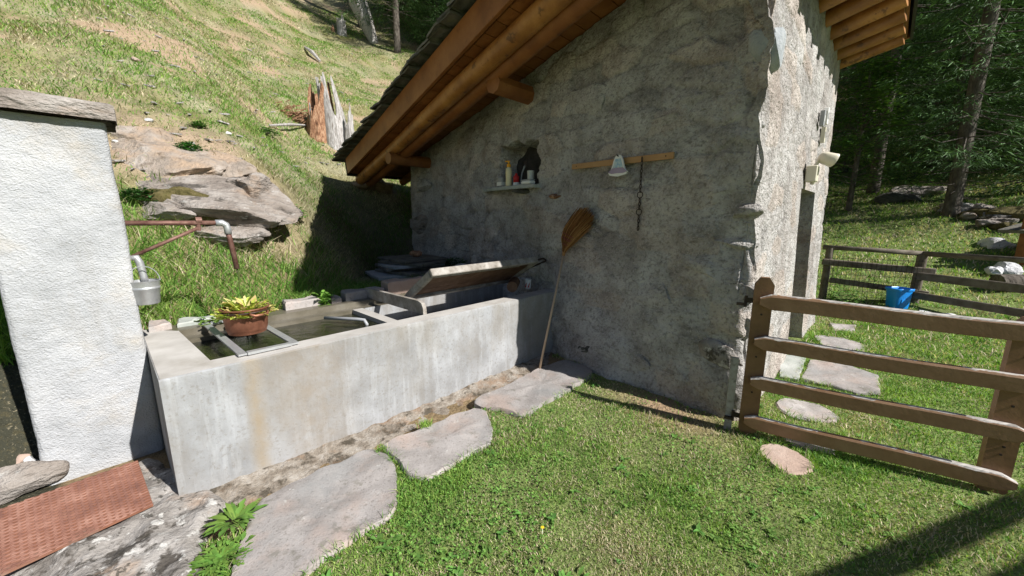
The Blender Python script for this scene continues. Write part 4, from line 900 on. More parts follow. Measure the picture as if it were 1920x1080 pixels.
rail(1.03, .985, -.02, 1.30, .105, 0); rail(.735, .69, -.025, 1.315, .10, 1); rail(.44, .40, -.02, 1.31, .10, 2); rail(.14, .10, -.03, 1.305, .10, 3)
for z_ in (1.02, .14):
    mb = MB(); mb.box(gpnt(-.075, .0, z_), (.07, .012, .035), (gdir[0], gdir[1], 0)); mb.tube([gpnt(-.10, 0, z_ - .05), gpnt(-.10, 0, z_ + .03)], .010, 8); mb.box(gpnt(-.125, .01, z_ - .03), (.06, .02, .02), (gdir[0], gdir[1], 0)); part('hinge', mb, M['iron'], gate)
for u_, z_ in ((0, .35), (.0, .62), (0, .93), (1.235, .25), (1.235, .55), (1.235, .84), (1.24, .30)):
    part('bolt', MB().tube([gpnt(u_, .021, z_), gpnt(u_, .026, z_)], .007, 8), M['iron'], gate)
mb = MB(); pstr = gpnt(-.10, -.01, 0); mb.box(gpnt(-.125, -.03, .27), (.05, .05, .62), (gdir[0], gdir[1], 0)); solo('gate_batten', mb, M['greywood'], gpnt(-.125, -.03, 0), 'pale grey upright timber behind the lower gate hinge', 'post')

# ================================================================== FAR FENCE, BIN
fA = G(1541, 563, 0)[:2]; fB = G(1710, 576, 0)[:2]; fC = G(1921, 494, .93)[:2]; fdir = (fB - fA) / np.linalg.norm(fB - fA); f2 = (fC - fB) / np.linalg.norm(fC - fB); fC2 = fB + f2 * 2.6
fen = thing('rail_fence', (fB[0], fB[1], 0), 'weathered dark rail fence with wire mesh across the meadow', 'fence')
for p, r_, h_ in ((fA, .06, 1.02), (fB, .075, .95), (fC2, .075, .98)):
    mb = MB(); mb.tube([(p[0], p[1], -.2), (p[0] + .0, p[1], .4), (p[0] + .01, p[1], h_)], [r_ * 1.05, r_, r_ * .95], 12, jit=.04); sharpen(part('post', mb, M['fencewood'], fen), 50)
def frail(p, q, za, zb, hh, th_, round_=False):
    a = np.array([*p, za]); b = np.array([*q, zb])
    if round_: mb = MB().tube([a, (a + b) / 2 + (0, 0, .008), b], [.045, .042, .045], 10, jit=.05)
    else: mb = MB().box((a + b) / 2, (np.linalg.norm(b - a), th_, hh), b - a, bev=.012)
    part('rail', mb, M['fencewood'], fen, smooth=round_)
nf = np.array([-fdir[1], fdir[0]])
frail(fA - fdir * .1, fB + fdir * .02, 1.03, .965, 0, 0, True); frail(fB, fC2 + f2 * .3, .965, .98, 0, 0, True)
frail(fA - fdir * .1 + nf * -.08, fB + fdir * .18 + nf * -.08, .76, .66, .12, .06); frail(fA + fdir * .05 - nf * .08, fB + fdir * .15 - nf * .08, .42, .27, .10, .05)
n2 = np.array([-f2[1], f2[0]]); frail(fB - n2 * .09, fC2 - n2 * .09, .58, .56, .13, .06); frail(fB - n2 * .09, fC2 - n2 * .09, .24, .20, .12, .06)
mb = MB(); Lf = np.linalg.norm(fB - fA)
for i in range(20): p = fA + fdir * Lf * i / 19 - nf * .12; mb.tube([(p[0], p[1], .02), (p[0], p[1], .86)], .0035, 4, cap=False)
for i in range(9): z_ = .04 + i * .10; a = fA - nf * .12; b = fB - nf * .12; mb.tube([(a[0], a[1], z_), (b[0], b[1], z_)], .0035, 4, cap=False)
part('wire_mesh', mb, M['iron'], fen, kind='stuff')
bcn = G(1680, 580, 0); bn = thing('blue_bin', (bcn[0], bcn[1], 0), 'bright blue plastic tub standing beside the far fence post', 'bin')
mb = MB(); rings = []
for z_, w_ in ((0, .125), (.01, .13), (.26, .155), (.265, .17), (.29, .172), (.295, .165), (.28, .15), (.03, .118)):
    rr_ = []
    for k_ in range(16):
        t = 2 * math.pi * (k_ + .5) / 16; cx = math.copysign(abs(math.cos(t)) ** .45, math.cos(t)); cy = math.copysign(abs(math.sin(t)) ** .45, math.sin(t)); rr_.append((bcn[0] + cx * w_, bcn[1] + cy * w_ * .8, z_ * 1.15 + .01))
    rings.append(rr_)
mb.grid(np.array(rings), closed=True); mb.f.append(tuple(range(15, -1, -1))); mb.f.append(tuple(range(7 * 16, 8 * 16))); sharpen(part('tub', mb, M['blue'], bn), 40)
bn.scale = (1.0, 1.0, 1.1)
part('label_patch', MB().box((bcn[0] + .0, bcn[1] - .119, .15), (.10, .004, .07)), M['blue'], bn)

# ================================================================== FOREGROUND LEFT: concrete lump, tread plate, rocks
def T_px(pts, z): return [tuple(G(u, v, z)[:2]) for u, v in pts]
cl = T_px([(-60, 1000), (60, 950), (200, 905), (285, 862), (330, 880), (400, 905), (415, 945), (380, 1000), (370, 1075), (360, 1170), (-60, 1170)], .0)
flags.append(cl)
cg = np.array(cl); mb = MB(); x0, x1, y0, y1 = cg[:, 0].min(), cg[:, 0].max(), cg[:, 1].min(), cg[:, 1].max()
nx_, ny_ = 130, 90; XX, YY = np.meshgrid(np.linspace(x0, x1, nx_), np.linspace(y0, y1, ny_)); ins = inpoly(XX.ravel(), YY.ravel(), cl)
pts = np.stack([XX.ravel(), YY.ravel()], 1)
def segd(P, poly):
    r = np.full(len(P), 9.); poly = np.array(poly)
    for i in range(len(poly)):
        a, b = poly[i], poly[(i + 1) % len(poly)]; t = np.clip(((P - a) @ (b - a)) / ((b - a) @ (b - a)), 0, 1); r = np.minimum(r, np.linalg.norm(P - (a + t[:, None] * (b - a)), axis=1))
    return r
sd = segd(pts, cl) * np.where(ins, 1, -1); zz = -.01 + .045 * sm(sd, -.03, .06) + .024 * fbm(P3(pts[:, 0], pts[:, 1]), .16, 5, 61) - .12 * (1 - sm(sd, -.08, -.0))
mb.grid(np.stack([XX, YY, zz.reshape(XX.shape)], -1)); solo('concrete_apron', mb, M['lichenrock'], (float(x0), float(y0), 0), 'rough lichen spotted concrete block around the rusty tread plate', 'concrete', smooth=True)
pA, pB, pC, pD = [G(u, v, .075) for u, v in ((258, 862), (287, 945), (-60, 1105), (-60, 975))]
tpl = thing('tread_plate', tuple((pA + pC) / 2), 'rust red checkered steel plate lying left of the weed', 'metal plate')
mb = MB(); mb.prism([(p[0], p[1]) for p in (pA, pB, pC, pD)], .062, .072); part('sheet', mb, M['plate'], tpl)
mb = MB(); ux = (pA - pD)[:2]; Lx = np.linalg.norm(ux); ux /= Lx; uy = (pB - pA)[:2]; Ly = np.linalg.norm(uy); uy /= Ly; base = pD[:2]
nstripe = int(Ly / .0145)
for j in range(nstripe):
    for i in range(int(Lx / .055)):
        f = (j + .5) / nstripe; xx = (i + .5 + (.5 if j % 2 else 0)) * .055 + .005
        if xx > Lx - .02: continue
        c = pD[:2] * (1 - f) + pC[:2] * f + ((pA - pD)[:2] * (1 - f) + (pB - pC)[:2] * f) * (xx / Lx)
        an = math.atan2(ux[1], ux[0]) + (.12 if j % 2 else -.12)
        mb.box((c[0], c[1], .0745), (.046, .007, .0065), (math.cos(an), math.sin(an), 0), taper=.7)
part('tread_ribs', mb, mat('worn_rib_edges', [(.13, .06, .045), (.22, .105, .075), (.34, .19, .145)], 9, rough=.7, bump=.2), tpl, kind='stuff')
def hillrock(u, v, z, size, m, label, seed, rot=0, tilt=(0, 0), name='rock', cat='rock', group=None, sub=4, amp=.22, sink=.3):
    p = G(u, v, z) if z is not None else hit(u, v); mb = MB(); rock(mb, (p[0], p[1], p[2] + size[2] * (1 - sink) * .5), size, rot, seed, sub, amp, tilt=tilt, planes=8)
    o = solo(name, mb, m, tuple(p), label, cat, group); sharpen(o, 38); return o
hillrock(20, 915, .05, (.22, .13, .11), M['boulder'], 'rounded grey boulder at the left edge above the tread plate', 3, .6, sub=4)
hillrock(15, 858, .06, (.09, .06, .05), M['flagpink'], 'pinkish small stone leftmost above the rounded boulder', 4, .2, sub=3)
hillrock(42, 862, .07, (.05, .045, .035), M['flagpink'], 'small pinkish stone just left of the pillar foot', 5, 1.2, sub=3)
hillrock(60, 872, .06, (.04, .04, .05), M['whitestone'], 'little pale stone touching the pillar foot', 6, 2, sub=3)
hillrock(0, 815, .12, (.45, .26, .34), M['darkstone'], 'dark shaded rock behind the pillar at the left edge', 7, .5, sub=4)
# weed by the big flagstone
def rosette(p, n, L, w, col, seed, rise=(.3, 1.2), spread=.06, name='weed', label='', group=None):
    mb = MB(); rs = random.Random(seed)
    for i in range(n):
        an = rs.uniform(0, 6.28); r0 = rs.uniform(0, spread); leaf(mb, (p[0] + math.cos(an) * r0, p[1] + math.sin(an) * r0, p[2]), an + rs.uniform(-.5, .5), rs.uniform(.55, 1) * L, rs.uniform(.7, 1.2) * w, rs.uniform(*rise), rs.uniform(.4, .9), vary(col, .3, rs), .9, rs, n=6)
    return solo(name, mb, M['leaf'], tuple(p), label, 'plant', group, smooth=True, col=True)
p = G(440, 975, .03); rosette(p, 46, .11, .024, (.14, .25, .05), 1, (.2, 1.1), .05, 'dock_weed', 'tall bright green leafy weed between the concrete and largest flagstone')
p = G(415, 1045, .03); rosette(p, 170, .042, .016, (.13, .24, .045), 2, (.1, .9), .11, 'low_weed', 'low clump of small green leaves below the tall weed')
p = G(797, 795, .04)
p2 = G(715, 842, .04)

# ================================================================== SLAB PILE behind the trough
rs = np.random.default_rng(5); base = np.array([*gw(800, 500, 0)[:2]]); pile_c = np.array(T(3.15, 2.45)[:2]); zb = gz(*pile_c)
zc_ = zb - .02
for i in range(9):
    w_, l_ = rs.uniform(.30, .46), rs.uniform(.34, .55); th_ = rs.uniform(.022, .04); c = pile_c + rs.normal(size=2) * .06; an = rs.uniform(-.35, .35) + TA
    ca, sa = math.cos(an), math.sin(an); pl = [(-l_, -w_), (0, -w_ * 1.05), (l_, -w_ * .9), (l_ * 1.08, 0), (l_ * .9, w_), (-.1 * l_, w_ * .95), (-l_, w_), (-l_ * 1.1, .1 * w_)]
    pl = [(c[0] + (x + rs.normal() * .03) * ca - (y + rs.normal() * .03) * sa, c[1] + (x) * sa + (y + rs.normal() * .02) * ca) for x, y in pl]
    solo('stone_slab', slabmesh(pl, zc_, zc_ + th_, 101 + 2 * i, rough=.006, bev=.008), M['slate' if i % 3 else 'bluestone'], (c[0], c[1], zc_), 'thin grey stone slab lying in the stack behind the trough', 'stone slab', 'slabs stacked behind the trough'); zc_ += th_ + .006
mb = MB(); rock(mb, (pile_c[0], pile_c[1] + .1, zc_ + .05), (.10, .08, .06), 0, 4, 3, .25); solo('round_stone', mb, M['rotwood'], (pile_c[0], pile_c[1] + .1, zc_), 'small reddish stone on top of the slab stack', 'stone')
mb = MB(); rock(mb, T(3.5, 1.75, .86), (.16, .2, .05), .3, 9, 3, .2); solo('pale_stone', mb, M['whitestone'], T(3.5, 1.75, .82), 'pale stone lying between the slab stack and gable wall', 'stone')

# ================================================================== HILLSIDE ROCKS
def ray_at(u, v, dist): r = _ray(u, v); return np.array([0, 0, CAMH]) + r * dist
bp_ = hit(400, 400)
bh = thing('hill_boulder', tuple(bp_), 'large flat grey boulder jutting from the grassy bank behind the spout', 'boulder')
c = bp_; 
def along(uvd): return ray_at(*uvd)
dl = float((hit(330, 330)[1]) / _ray(330, 330)[1])
def slabrock(cpx, dist, size, yaw, tilt, m, seed, name, par, sub=5, amp=.16):
    mb = MB(); rock(mb, ray_at(cpx[0], cpx[1], dist), size, yaw, seed, sub, amp, tilt=tilt, planes=9, layer=1); o = part(name, mb, m, par); sharpen(o, 40)
d0 = float(np.linalg.norm(hit(420, 420) - [0, 0, CAMH]) / np.linalg.norm(_ray(420, 420)))
def br(u, v, up, fwd, size, yaw, tilt, m, seed, name, sub=5, amp=.16, planes=9):
    p = hit(u, v) + np.array([0, -fwd, up]); mb = MB(); rock(mb, p, size, yaw, seed, sub, amp, tilt=tilt, planes=planes, layer=1); o = part(name, mb, M[m], bh); sharpen(o, 40)
br(370, 352, -.09, .05, (1.36, .60, .24), R(-6), (.45, .26), 'boulder', 21, 'main_slab')
br(478, 372, -.04, .06, (.34, .42, .34), R(30), (.2, .25), 'boulder', 25, 'end_block')
br(405, 428, -.06, .0, (.72, .30, .14), R(-10), (.2, .10), 'boulder', 23, 'lower_ledge')
br(300, 400, .0, .0, (.40, .20, .10), R(-10), (.2, .10), 'boulder', 27, 'lower_ledge')
M['earthrock'] = mat('earth_covered_rock', [(.20, .17, .14), (.31, .26, .215), (.40, .36, .32)], 4, rough=.95, bump=.9, bscale=22, bdist=.04, spots=[(2.6, .44, .58, (.40, .29, .20), .8), (9, .55, .65, (.13, .10, .07), .6)])
br(285, 282, -.05, .0, (.95, .50, .16), R(-8), (.50, .30), 'earthrock', 41, 'earth_covered_slab')
br(250, 250, -.05, .0, (.55, .35, .12), R(-20), (.50, .30), 'earthrock', 43, 'earth_covered_slab')
br(390, 300, -.05, .0, (.60, .30, .10), R(-10), (.50, .30), 'earthrock', 45, 'earth_covered_slab')
br(350, 378, .02, .1, (.34, .16, .14), .3, (.2, .1), 'moss', 31, 'moss_cushion', 4, .3, 3)
br(410, 412, .02, .1, (.26, .12, .08), .3, (.2, .1), 'moss', 32, 'moss_cushion', 4, .3, 3)
# bare earth and loose stones on the bank
LSL = ['pale stone on the earth just right of the pillar cap', 'flat pinkish stone on the bare earth above the boulder', 'pale stone in the grass uphill of the boulder end', 'tiny pinkish stone on the earth left of the low green plant',
       'small pale stone just above the right end of the boulder', 'pinkish stone high on the grass slope above the pillar', 'tiny pale stone in the middle of the bare earth patch', 'small pinkish stone in the grass left of the broken stump', 'pale stone half hidden beside the pillar render']
for i, (u, v, s_) in enumerate(((282, 228, .06), (307, 252, .05), (428, 252, .05), (382, 296, .03), (413, 318, .04), (255, 115, .07), (330, 298, .03), (560, 262, .03), (218, 268, .04))):
    p = hit(u, v); mb = MB(); rock(mb, p + (0, 0, s_ * .3), (s_, s_ * .8, s_ * .55), i, 60 + i, 2, .2); solo('loose_stone', mb, M['flagpink' if i % 2 else 'whitestone'], tuple(p), LSL[i], 'stone', 'loose stones on the bank')
p = hit(690, 352); mb = MB(); rock(mb, p + (0.1, .2, .05), (.5, .35, .20), .5, 71, 4, .3); solo('earth_bank', mb, M['dirt'], tuple(p), 'bare reddish earth bank beneath the low eave', 'earth')

# ================================================================== STUMPS
def splinter_trunk(p, H_, r0, r1, lean, seed, m, par, name, split=.4, n=26, rows=26, arc=(0, 2 * math.pi), twist=.4):
    """shell of a dead trunk with ragged top"""
    rs_ = np.random.default_rng(seed); th = np.linspace(arc[0], arc[1], n); G_ = np.zeros((rows, n, 3)); tops = 1 - split * (.5 + .5 * vn(np.column_stack([np.cos(th) * 2.2, np.sin(th) * 2.2, th * 0 + seed]), seed)) - split * .25 * rs_.random(n)
    for i in range(rows):
        t = i / (rows - 1); tt = t * tops; r = r0 + (r1 - r0) * tt ** .6 + .12 * r0 * np.exp(-tt * 9)
        r = r * (1 + .13 * vn(np.column_stack([np.cos(th) * 3, np.sin(th) * 3, tt * 2]), seed + 2) + .06 * vn(np.column_stack([np.cos(th) * 9, np.sin(th) * 9, tt * 3]), seed + 4))
        G_[i, :, 0] = p[0] + np.cos(th + twist * tt) * r + lean[0] * H_ * tt; G_[i, :, 1] = p[1] + np.sin(th + twist * tt) * r + lean[1] * H_ * tt; G_[i, :, 2] = p[2] - .45 + (H_ + .3) * tt
    inner = G_[::-1].copy(); cen = G_.mean(1)[::-1][:, None, :]; inner[:, :, :2] = cen[:, :, :2] + (inner[:, :, :2] - cen[:, :, :2]) * .8
    mb = MB(); mb.grid(np.concatenate([G_, inner[:]])); o = part(name, mb, m, par); sharpen(o, 60); return o
sp_ = hit(625, 262); ds = sp_[1] / _ray(625, 262)[1]; k_ = ds / FPX    # metres per photograph pixel there
stp = thing('broken_stump', tuple(sp_), 'broken grey tree stump with rotten orange wood on the meadow slope', 'stump')
splinter_trunk(sp_ + np.array([12 * k_, 0.05, -.05]), 200 * k_, 33 * k_, 10 * k_, (-.17, 0), 3, M['deadwood'], stp, 'grey_shell', .62, arc=(-2.6, .9), n=30)
splinter_trunk(sp_ + np.array([-22 * k_, .0, 0]), 128 * k_, 32 * k_, 17 * k_, (.03, 0), 5, M['rotwood'], stp, 'rotten_core', .5, n=44)
splinter_trunk(sp_ + np.array([-20 * k_, -.15, -.35]), 110 * k_, 20 * k_, 8 * k_, (-.08, 0), 8, M['deadwood'], stp, 'front_splinter', .5, arc=(-2.4, -.6), n=14)
splinter_trunk(sp_ + np.array([34 * k_, -.1, -.1]), 90 * k_, 13 * k_, 6 * k_, (.02, 0), 9, M['deadwood'], stp, 'side_splinter', .6, arc=(-3, 0), n=14)
mb = MB(); rs = random.Random(4)
for i in range(260):
    c = sp_ + np.array([(-62 + rs.gauss(0, 16)) * k_, -.1 + rs.uniform(-.1, .1), (34 + rs.gauss(0, 11)) * k_]); a = rs.uniform(-.5, .5) + 2.9; l_ = rs.uniform(6, 16) * k_; mb.tube([c, c + np.array([math.cos(a) * l_, rs.uniform(-.04, .04), -abs(math.sin(a)) * l_])], [1.3 * k_, .5 * k_], 3)
part('rotten_splinters', mb, M['rotwood'], stp, kind='stuff')
p = hit(505, 240); q = hit(575, 239); mb = MB(); mb.tube([p + (0, 0, .05), (p + q) / 2 + np.array([0, 0, .07]), q + (0, 0, .05)], [.02, .035, .025], 7, jit=.1); solo('fallen_branch', mb, M['deadwood'], tuple(p), 'bleached branch lying on the grass left of the broken stump', 'branch')
p = hit(572, 92); q = hit(600, 118); mb = MB(); mb.tube([p + (0, 0, .08), (p + q) / 2 + np.array([0, 0, .16]), q + (0, 0, .08)], [.04, .09, .05], 7, jit=.15); solo('fallen_wood', mb, M['deadwood'], tuple(p), 'grey piece of dead wood above the broken stump', 'branch')
p = hit(703, 82); kk = p[1] / _ray(703, 82)[1] / FPX; dt = thing('leaning_dead_trunk', tuple(p), 'bleached leaning dead trunk at the edge of the dark wood', 'dead tree')
mb = MB(); pts = [p + np.array([0, 0, -.1]), p + np.array([-14 * kk, 0, 36 * kk]), p + np.array([-28 * kk, .1, 72 * kk]), p + np.array([-40 * kk, .2, 125 * kk]), p + np.array([-48 * kk, .3, 190 * kk])]
mb.tube(pts, [7 * kk, 13 * kk, 15 * kk, 12 * kk, 7 * kk], 16, jit=.12); sharpen(part('trunk', mb, M['deadwood'], dt), 50)
for i in range(5): a = pts[1] * (1 - i / 5) + pts[3] * i / 5; part('snag', MB().tube([a, a + np.array([12 * kk, -.1, 6 * kk])], [1.6 * kk, .5 * kk], 5), M['deadwood'], dt)
p = hit(641, 64); mb_k = p[1] / _ray(641, 64)[1] / FPX; ss = thing('small_stump', tuple(p), 'small grey stump left of the leaning dead trunk', 'stump'); splinter_trunk(p, 40 * mb_k, 9 * mb_k, 7 * mb_k, (0, 0), 15, M['deadwood'], ss, 'shell', .3, n=18, rows=12); splinter_trunk(p + np.array([-16 * mb_k, 0, 0]), 22 * mb_k, 8 * mb_k, 3 * mb_k, (0, 0), 16, M['rotwood'], ss, 'rotten_side', .5, n=12, rows=10)

# ================================================================== GRASS (joined blades)
def blades(name, x, y, z, h, w, col, lean, kind='stuff'):
    n = len(x); az = rng.uniform(0, 2 * np.pi, n); la_ = rng.uniform(0, 2 * np.pi, n); ln_ = lean * h * rng.uniform(.3, 1.2, n)
    wx, wy = np.cos(az) * w / 2, np.sin(az) * w / 2; dx, dy = np.cos(la_) * ln_, np.sin(la_) * ln_
    V = np.zeros((n, 5, 3)); V[:, 0] = np.stack([x - wx, y - wy, z], 1); V[:, 1] = np.stack([x + wx, y + wy, z], 1)
    V[:, 2] = np.stack([x - wx * .8 + dx * .35, y - wy * .8 + dy * .35, z + h * .6], 1); V[:, 3] = np.stack([x + wx * .8 + dx * .35, y + wy * .8 + dy * .35, z + h * .6], 1)
    V[:, 4] = np.stack([x + dx, y + dy, z + h], 1)
    me = bpy.data.meshes.new(name); me.vertices.add(n * 5); me.vertices.foreach_set('co', V.astype(np.float32).ravel())
    i0 = np.arange(n) * 5; loops = np.stack([i0, i0 + 1, i0 + 3, i0 + 2, i0 + 2, i0 + 3, i0 + 4], 1).ravel()
    me.loops.add(n * 7); me.loops.foreach_set('vertex_index', loops.astype(np.int32)); me.polygons.add(n * 2)
    st = np.stack([np.arange(n) * 7, np.arange(n) * 7 + 4], 1).ravel(); me.polygons.foreach_set('loop_start', st.astype(np.int32))
    me.update(calc_edges=True); at = me.color_attributes.new('Col', 'FLOAT_COLOR', 'POINT')
    cc = np.concatenate([np.repeat(col[:, None, :], 5, 1), np.ones((n, 5, 1))], 2); at.data.foreach_set('color', cc.astype(np.float32).ravel())
    me.materials.append(M['grass']); o = bpy.data.objects.new(name, me); COL.objects.link(o); o['kind'] = kind; return o
GREEN = np.array([.22, .37, .065]); DGREEN = np.array([.13, .27, .045]); STRAW = np.array([.56, .48, .33]); OLIVE = np.array([.30, .40, .10])
def grasscol(x, y, dry, seed, base=GREEN):
    n = len(x); P = P3(x, y); a = fbm(P, .55, 3, seed); b = fbm(P, .16, 3, seed + 7); r = rng.random(n)
    col = np.where((b + .3 * rng.normal(size=n) > .15)[:, None], base, DGREEN); col = np.where((r < .22)[:, None], OLIVE, col)
    isdry = rng.random(n) < np.clip(dry + .35 * a + .2 * b, 0, .97); col = np.where(isdry[:, None], STRAW * rng.uniform(.6, 1.15, (n, 1)), col)
    return col * rng.uniform(.7, 1.3, (n, 1))
def in_hut(x, y):
    s = (x - C0[0]) * NG[0] + (y - C0[1]) * NG[1]; e = (x - C0[0]) * NE[0] + (y - C0[1]) * NE[1]; d_ = (x - C0[0]) * ED[0] + (y - C0[1]) * ED[1]; return (s < .04) & (e < .03) & (d_ < DL + .3) & (e > -6.3)
def free(x, y):
    a, q = (x - T0[0]) * D[0] + (y - T0[1]) * D[1], (x - T0[0]) * B[0] + (y - T0[1]) * B[1]
    ok = ~((a > -.02) & (a < 3.8) & (q > -.10) & (q < 1.44)) & ~((a > -.66) & (a < .05) & (q > .7) & (q < 1.17)) & ~in_hut(x, y)
    for f_ in flags: ok &= ~inpoly(x, y, f_)
    return ok
def wedge(n, r0, r1, p=1.0, half=R(58), ymin=None):
    # denser near the spectator, falling smoothly with distance
    u = rng.random(n); r = (r0 ** (2 - p) + u * (r1 ** (2 - p) - r0 ** (2 - p))) ** (1 / (2 - p)); t = rng.uniform(-half, half, n); return r * np.sin(t), r * np.cos(t)
# lawn
x, y = wedge(560000, 1.0, 9.5, 1.25); a, q = (x - T0[0]) * D[0] + (y - T0[1]) * D[1], (x - T0[0]) * B[0] + (y - T0[1]) * B[1]
ok = free(x, y) & (q < .4) & ~((a < -.1) & (q > -.3) & (a > -3)) & ~((q > -.45) & (a < 3.3))
P = P3(x, y); dens = fbm(P, .35, 3, 91)
bp0 = G(1245, 765, 0); bare = np.exp(-(((x - bp0[0]) * .75 + (y - bp0[1]) * .45) ** 2 / .07 + ((x - bp0[0]) * -.45 + (y - bp0[1]) * .75) ** 2 / .16))     # dry earth by the hut corner
ok &= (rng.random(len(x)) > .25 - .5 * dens) & (rng.random(len(x)) > bare * .85)
x, y, q = x[ok], y[ok], q[ok]; z = terrain(x, y) - .004; r = np.hypot(x, y)
edge = np.exp(-np.abs(q + .75) / .25)
lush = sm(fbm(P3(x, y), .5, 3, 93), -.2, .6)
h = rng.uniform(.008, .020, len(x)) * (1 + .9 * lush) * (1 + .08 * r); w_ = (.0022 + .0010 * r) * rng.uniform(.7, 1.3, len(x))
blades('lawn_grass', x, y, z, h, w_, grasscol(x, y, .17 + .5 * np.exp(-(((x - 1.4)) ** 2 + (y - 2.5) ** 2) / .3) + .25 * sm(fbm(P3(x, y), .7, 3, 99), .1, .6) - .22 * lush, 95), .9)
# longer fringe along flagstones and walls
fx, fy = [], []
for f_ in flags[:11]:
    f_ = np.array(f_); c = f_.mean(0)
    for i in range(len(f_)):
        A0, A1 = f_[i], f_[(i + 1) % len(f_)]; L_ = np.linalg.norm(A1 - A0); n_ = int(L_ * 260); t = rng.random(n_)[:, None]; o_ = rng.gamma(1.5, .018, n_)[:, None]
        pp = A0 + (A1 - A0) * t; dn = (pp - c) / np.linalg.norm(pp - c, axis=1)[:, None]; pp = pp + dn * (o_ - .012); fx.append(pp[:, 0]); fy.append(pp[:, 1])
x = np.concatenate(fx); y = np.concatenate(fy); a, q = (x - T0[0]) * D[0] + (y - T0[1]) * D[1], (x - T0[0]) * B[0] + (y - T0[1]) * B[1]
ok = ~in_hut(x, y) & (q < -.34); ok &= fbm(P3(x, y), .12, 2, 5) > -.25; x, y = x[ok], y[ok]
blades('edge_grass', x, y, terrain(x, y) + .004, rng.uniform(.03, .065, len(x)), rng.uniform(.003, .005, len(x)), grasscol(x, y, .12, 97), 1.1)
# tufts
def tuft(u, v, n, rad, h, label, dry=.1, z=.03):
    p = G(u, v, z) if z is not None else hit(u, v); x = p[0] + rng.normal(size=n) * rad; y = p[1] + rng.normal(size=n) * rad
    col = grasscol(x, y, dry, 3); o = blades('grass_tuft', x, y, np.full(n, p[2] - .01), rng.uniform(.5, 1, n) * h, np.full(n, .004), col, 1.0); return o
def reorg(o, label): del o['kind']; o['label'] = label; o['category'] = 'grass tuft'
reorg(tuft(797, 797, 160, .022, .06, ''), 'grass tuft growing between the trough footing and middle flagstone')
reorg(tuft(716, 843, 90, .018, .045, ''), 'grass tuft at the joint of the two nearest flagstones')
# bank behind the trough: long grass
x, y = wedge(700000, 2.6, 34, 1.35, half=R(62)); a, q = (x - T0[0]) * D[0] + (y - T0[1]) * D[1], (x - T0[0]) * B[0] + (y - T0[1]) * B[1]
ok = (q > 1.44) & free(x, y) & (a < 30); x, y, a, q = x[ok], y[ok], a[ok], q[ok]; P = P3(x, y); 
dirtm = fbm(P3(x, y), .9, 4, 131) > .45 + .8 * (1 - sm(q, 4, 7)); ed2 = ((x - ehit[0]) * .65) ** 2 + ((y - ehit[1]) * 1.1) ** 2 < 1.1 + .5 * fbm(P3(x, y), .5, 3, 401); keep = ~(dirtm & (rng.random(len(x)) < .62)) & ~(ed2 & (rng.random(len(x)) < .72)); x, y, a, q = x[keep], y[keep], a[keep], q[keep]
near = np.exp(-np.maximum(q - 1.5, 0) / .9); r = np.hypot(x, y)
h = rng.uniform(.035, .10, len(x)) * (1 + 1.6 * near) * (1 - .15 * sm(r, 4, 9)) * (.6 + .6 * sm(fbm(P3(x, y), .8, 3, 12), -.5, .6)); w_ = (.0026 + .0010 * r) * rng.uniform(.7, 1.3, len(x))
col = grasscol(x, y,   .34 - .32 * near + .6 * fbm(P3(x, y), 1.7, 4, 171), 141, base=np.array([.20, .33, .065])); 
dk = np.exp(-((a - 3.6) / 1.5) ** 2 - ((q - 3.2) / 1.8) ** 2)[:, None]; col = col * (1 - dk) + dk * np.array([.05, .10, .02])  # blades on the terrace coloured darker to stand for the hut's shade
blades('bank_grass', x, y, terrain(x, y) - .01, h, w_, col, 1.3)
# meadow beyond the fence
x, y = wedge(230000, 6, 32, .9, half=R(56)); a, q = (x - T0[0]) * D[0] + (y - T0[1]) * D[1], (x - T0[0]) * B[0] + (y - T0[1]) * B[1]
ok = (q < 1.4) & (x > 3.5) & free(x, y) & ((np.hypot(x, y) > 9) | (rng.random(len(x)) < .5)); x, y = x[ok], y[ok]; r = np.hypot(x, y)
blades('meadow_grass', x, y, terrain(x, y) - .01, rng.uniform(.03, .08, len(x)) * (1 + .02 * r), .005 + .0012 * r, grasscol(x, y, .38, 151, base=np.array([.26, .38, .075])), 1.0)
# small round leaves (clover, plantain) in the lawn
x, y = wedge(36000, 1.1, 7, 1.3); a, q = (x - T0[0]) * D[0] + (y - T0[1]) * D[1], (x - T0[0]) * B[0] + (y - T0[1]) * B[1]
ok = free(x, y) & (q < -.3) & (fbm(P3(x, y), .4, 3, 161) > .12) & ~((a < -.1) & (q > -.3)); x, y = x[ok], y[ok]; n = len(x); z = terrain(x, y) + rng.uniform(.012, .035, n); s_ = rng.uniform(.003, .0075, n); an = rng.uniform(0, 6.28, n)
V = np.zeros((n, 4, 3)); 
for k_ in range(4):
    t = an + k_ * np.pi / 2; V[:, k_] = np.stack([x + np.cos(t) * s_ * (1 if k_ % 2 else 1.4), y + np.sin(t) * s_ * (1 if k_ % 2 else 1.4), z + rng.normal(size=n) * .003], 1)
mb = MB(); mb.v.append(V.reshape(-1, 3)); mb.f = (np.arange(n * 4).reshape(n, 4)).tolist(); mb.n = n * 4; mb.c.append(np.repeat(np.array([.15, .29, .06]) * rng.uniform(.6, 1.4, (n, 1)), 4, 0))
solo('clover_leaves', mb, M['leaf'], (0, 0, 0), kind='stuff', col=True)
mb = MB(); rs = random.Random(21); k_ = 0
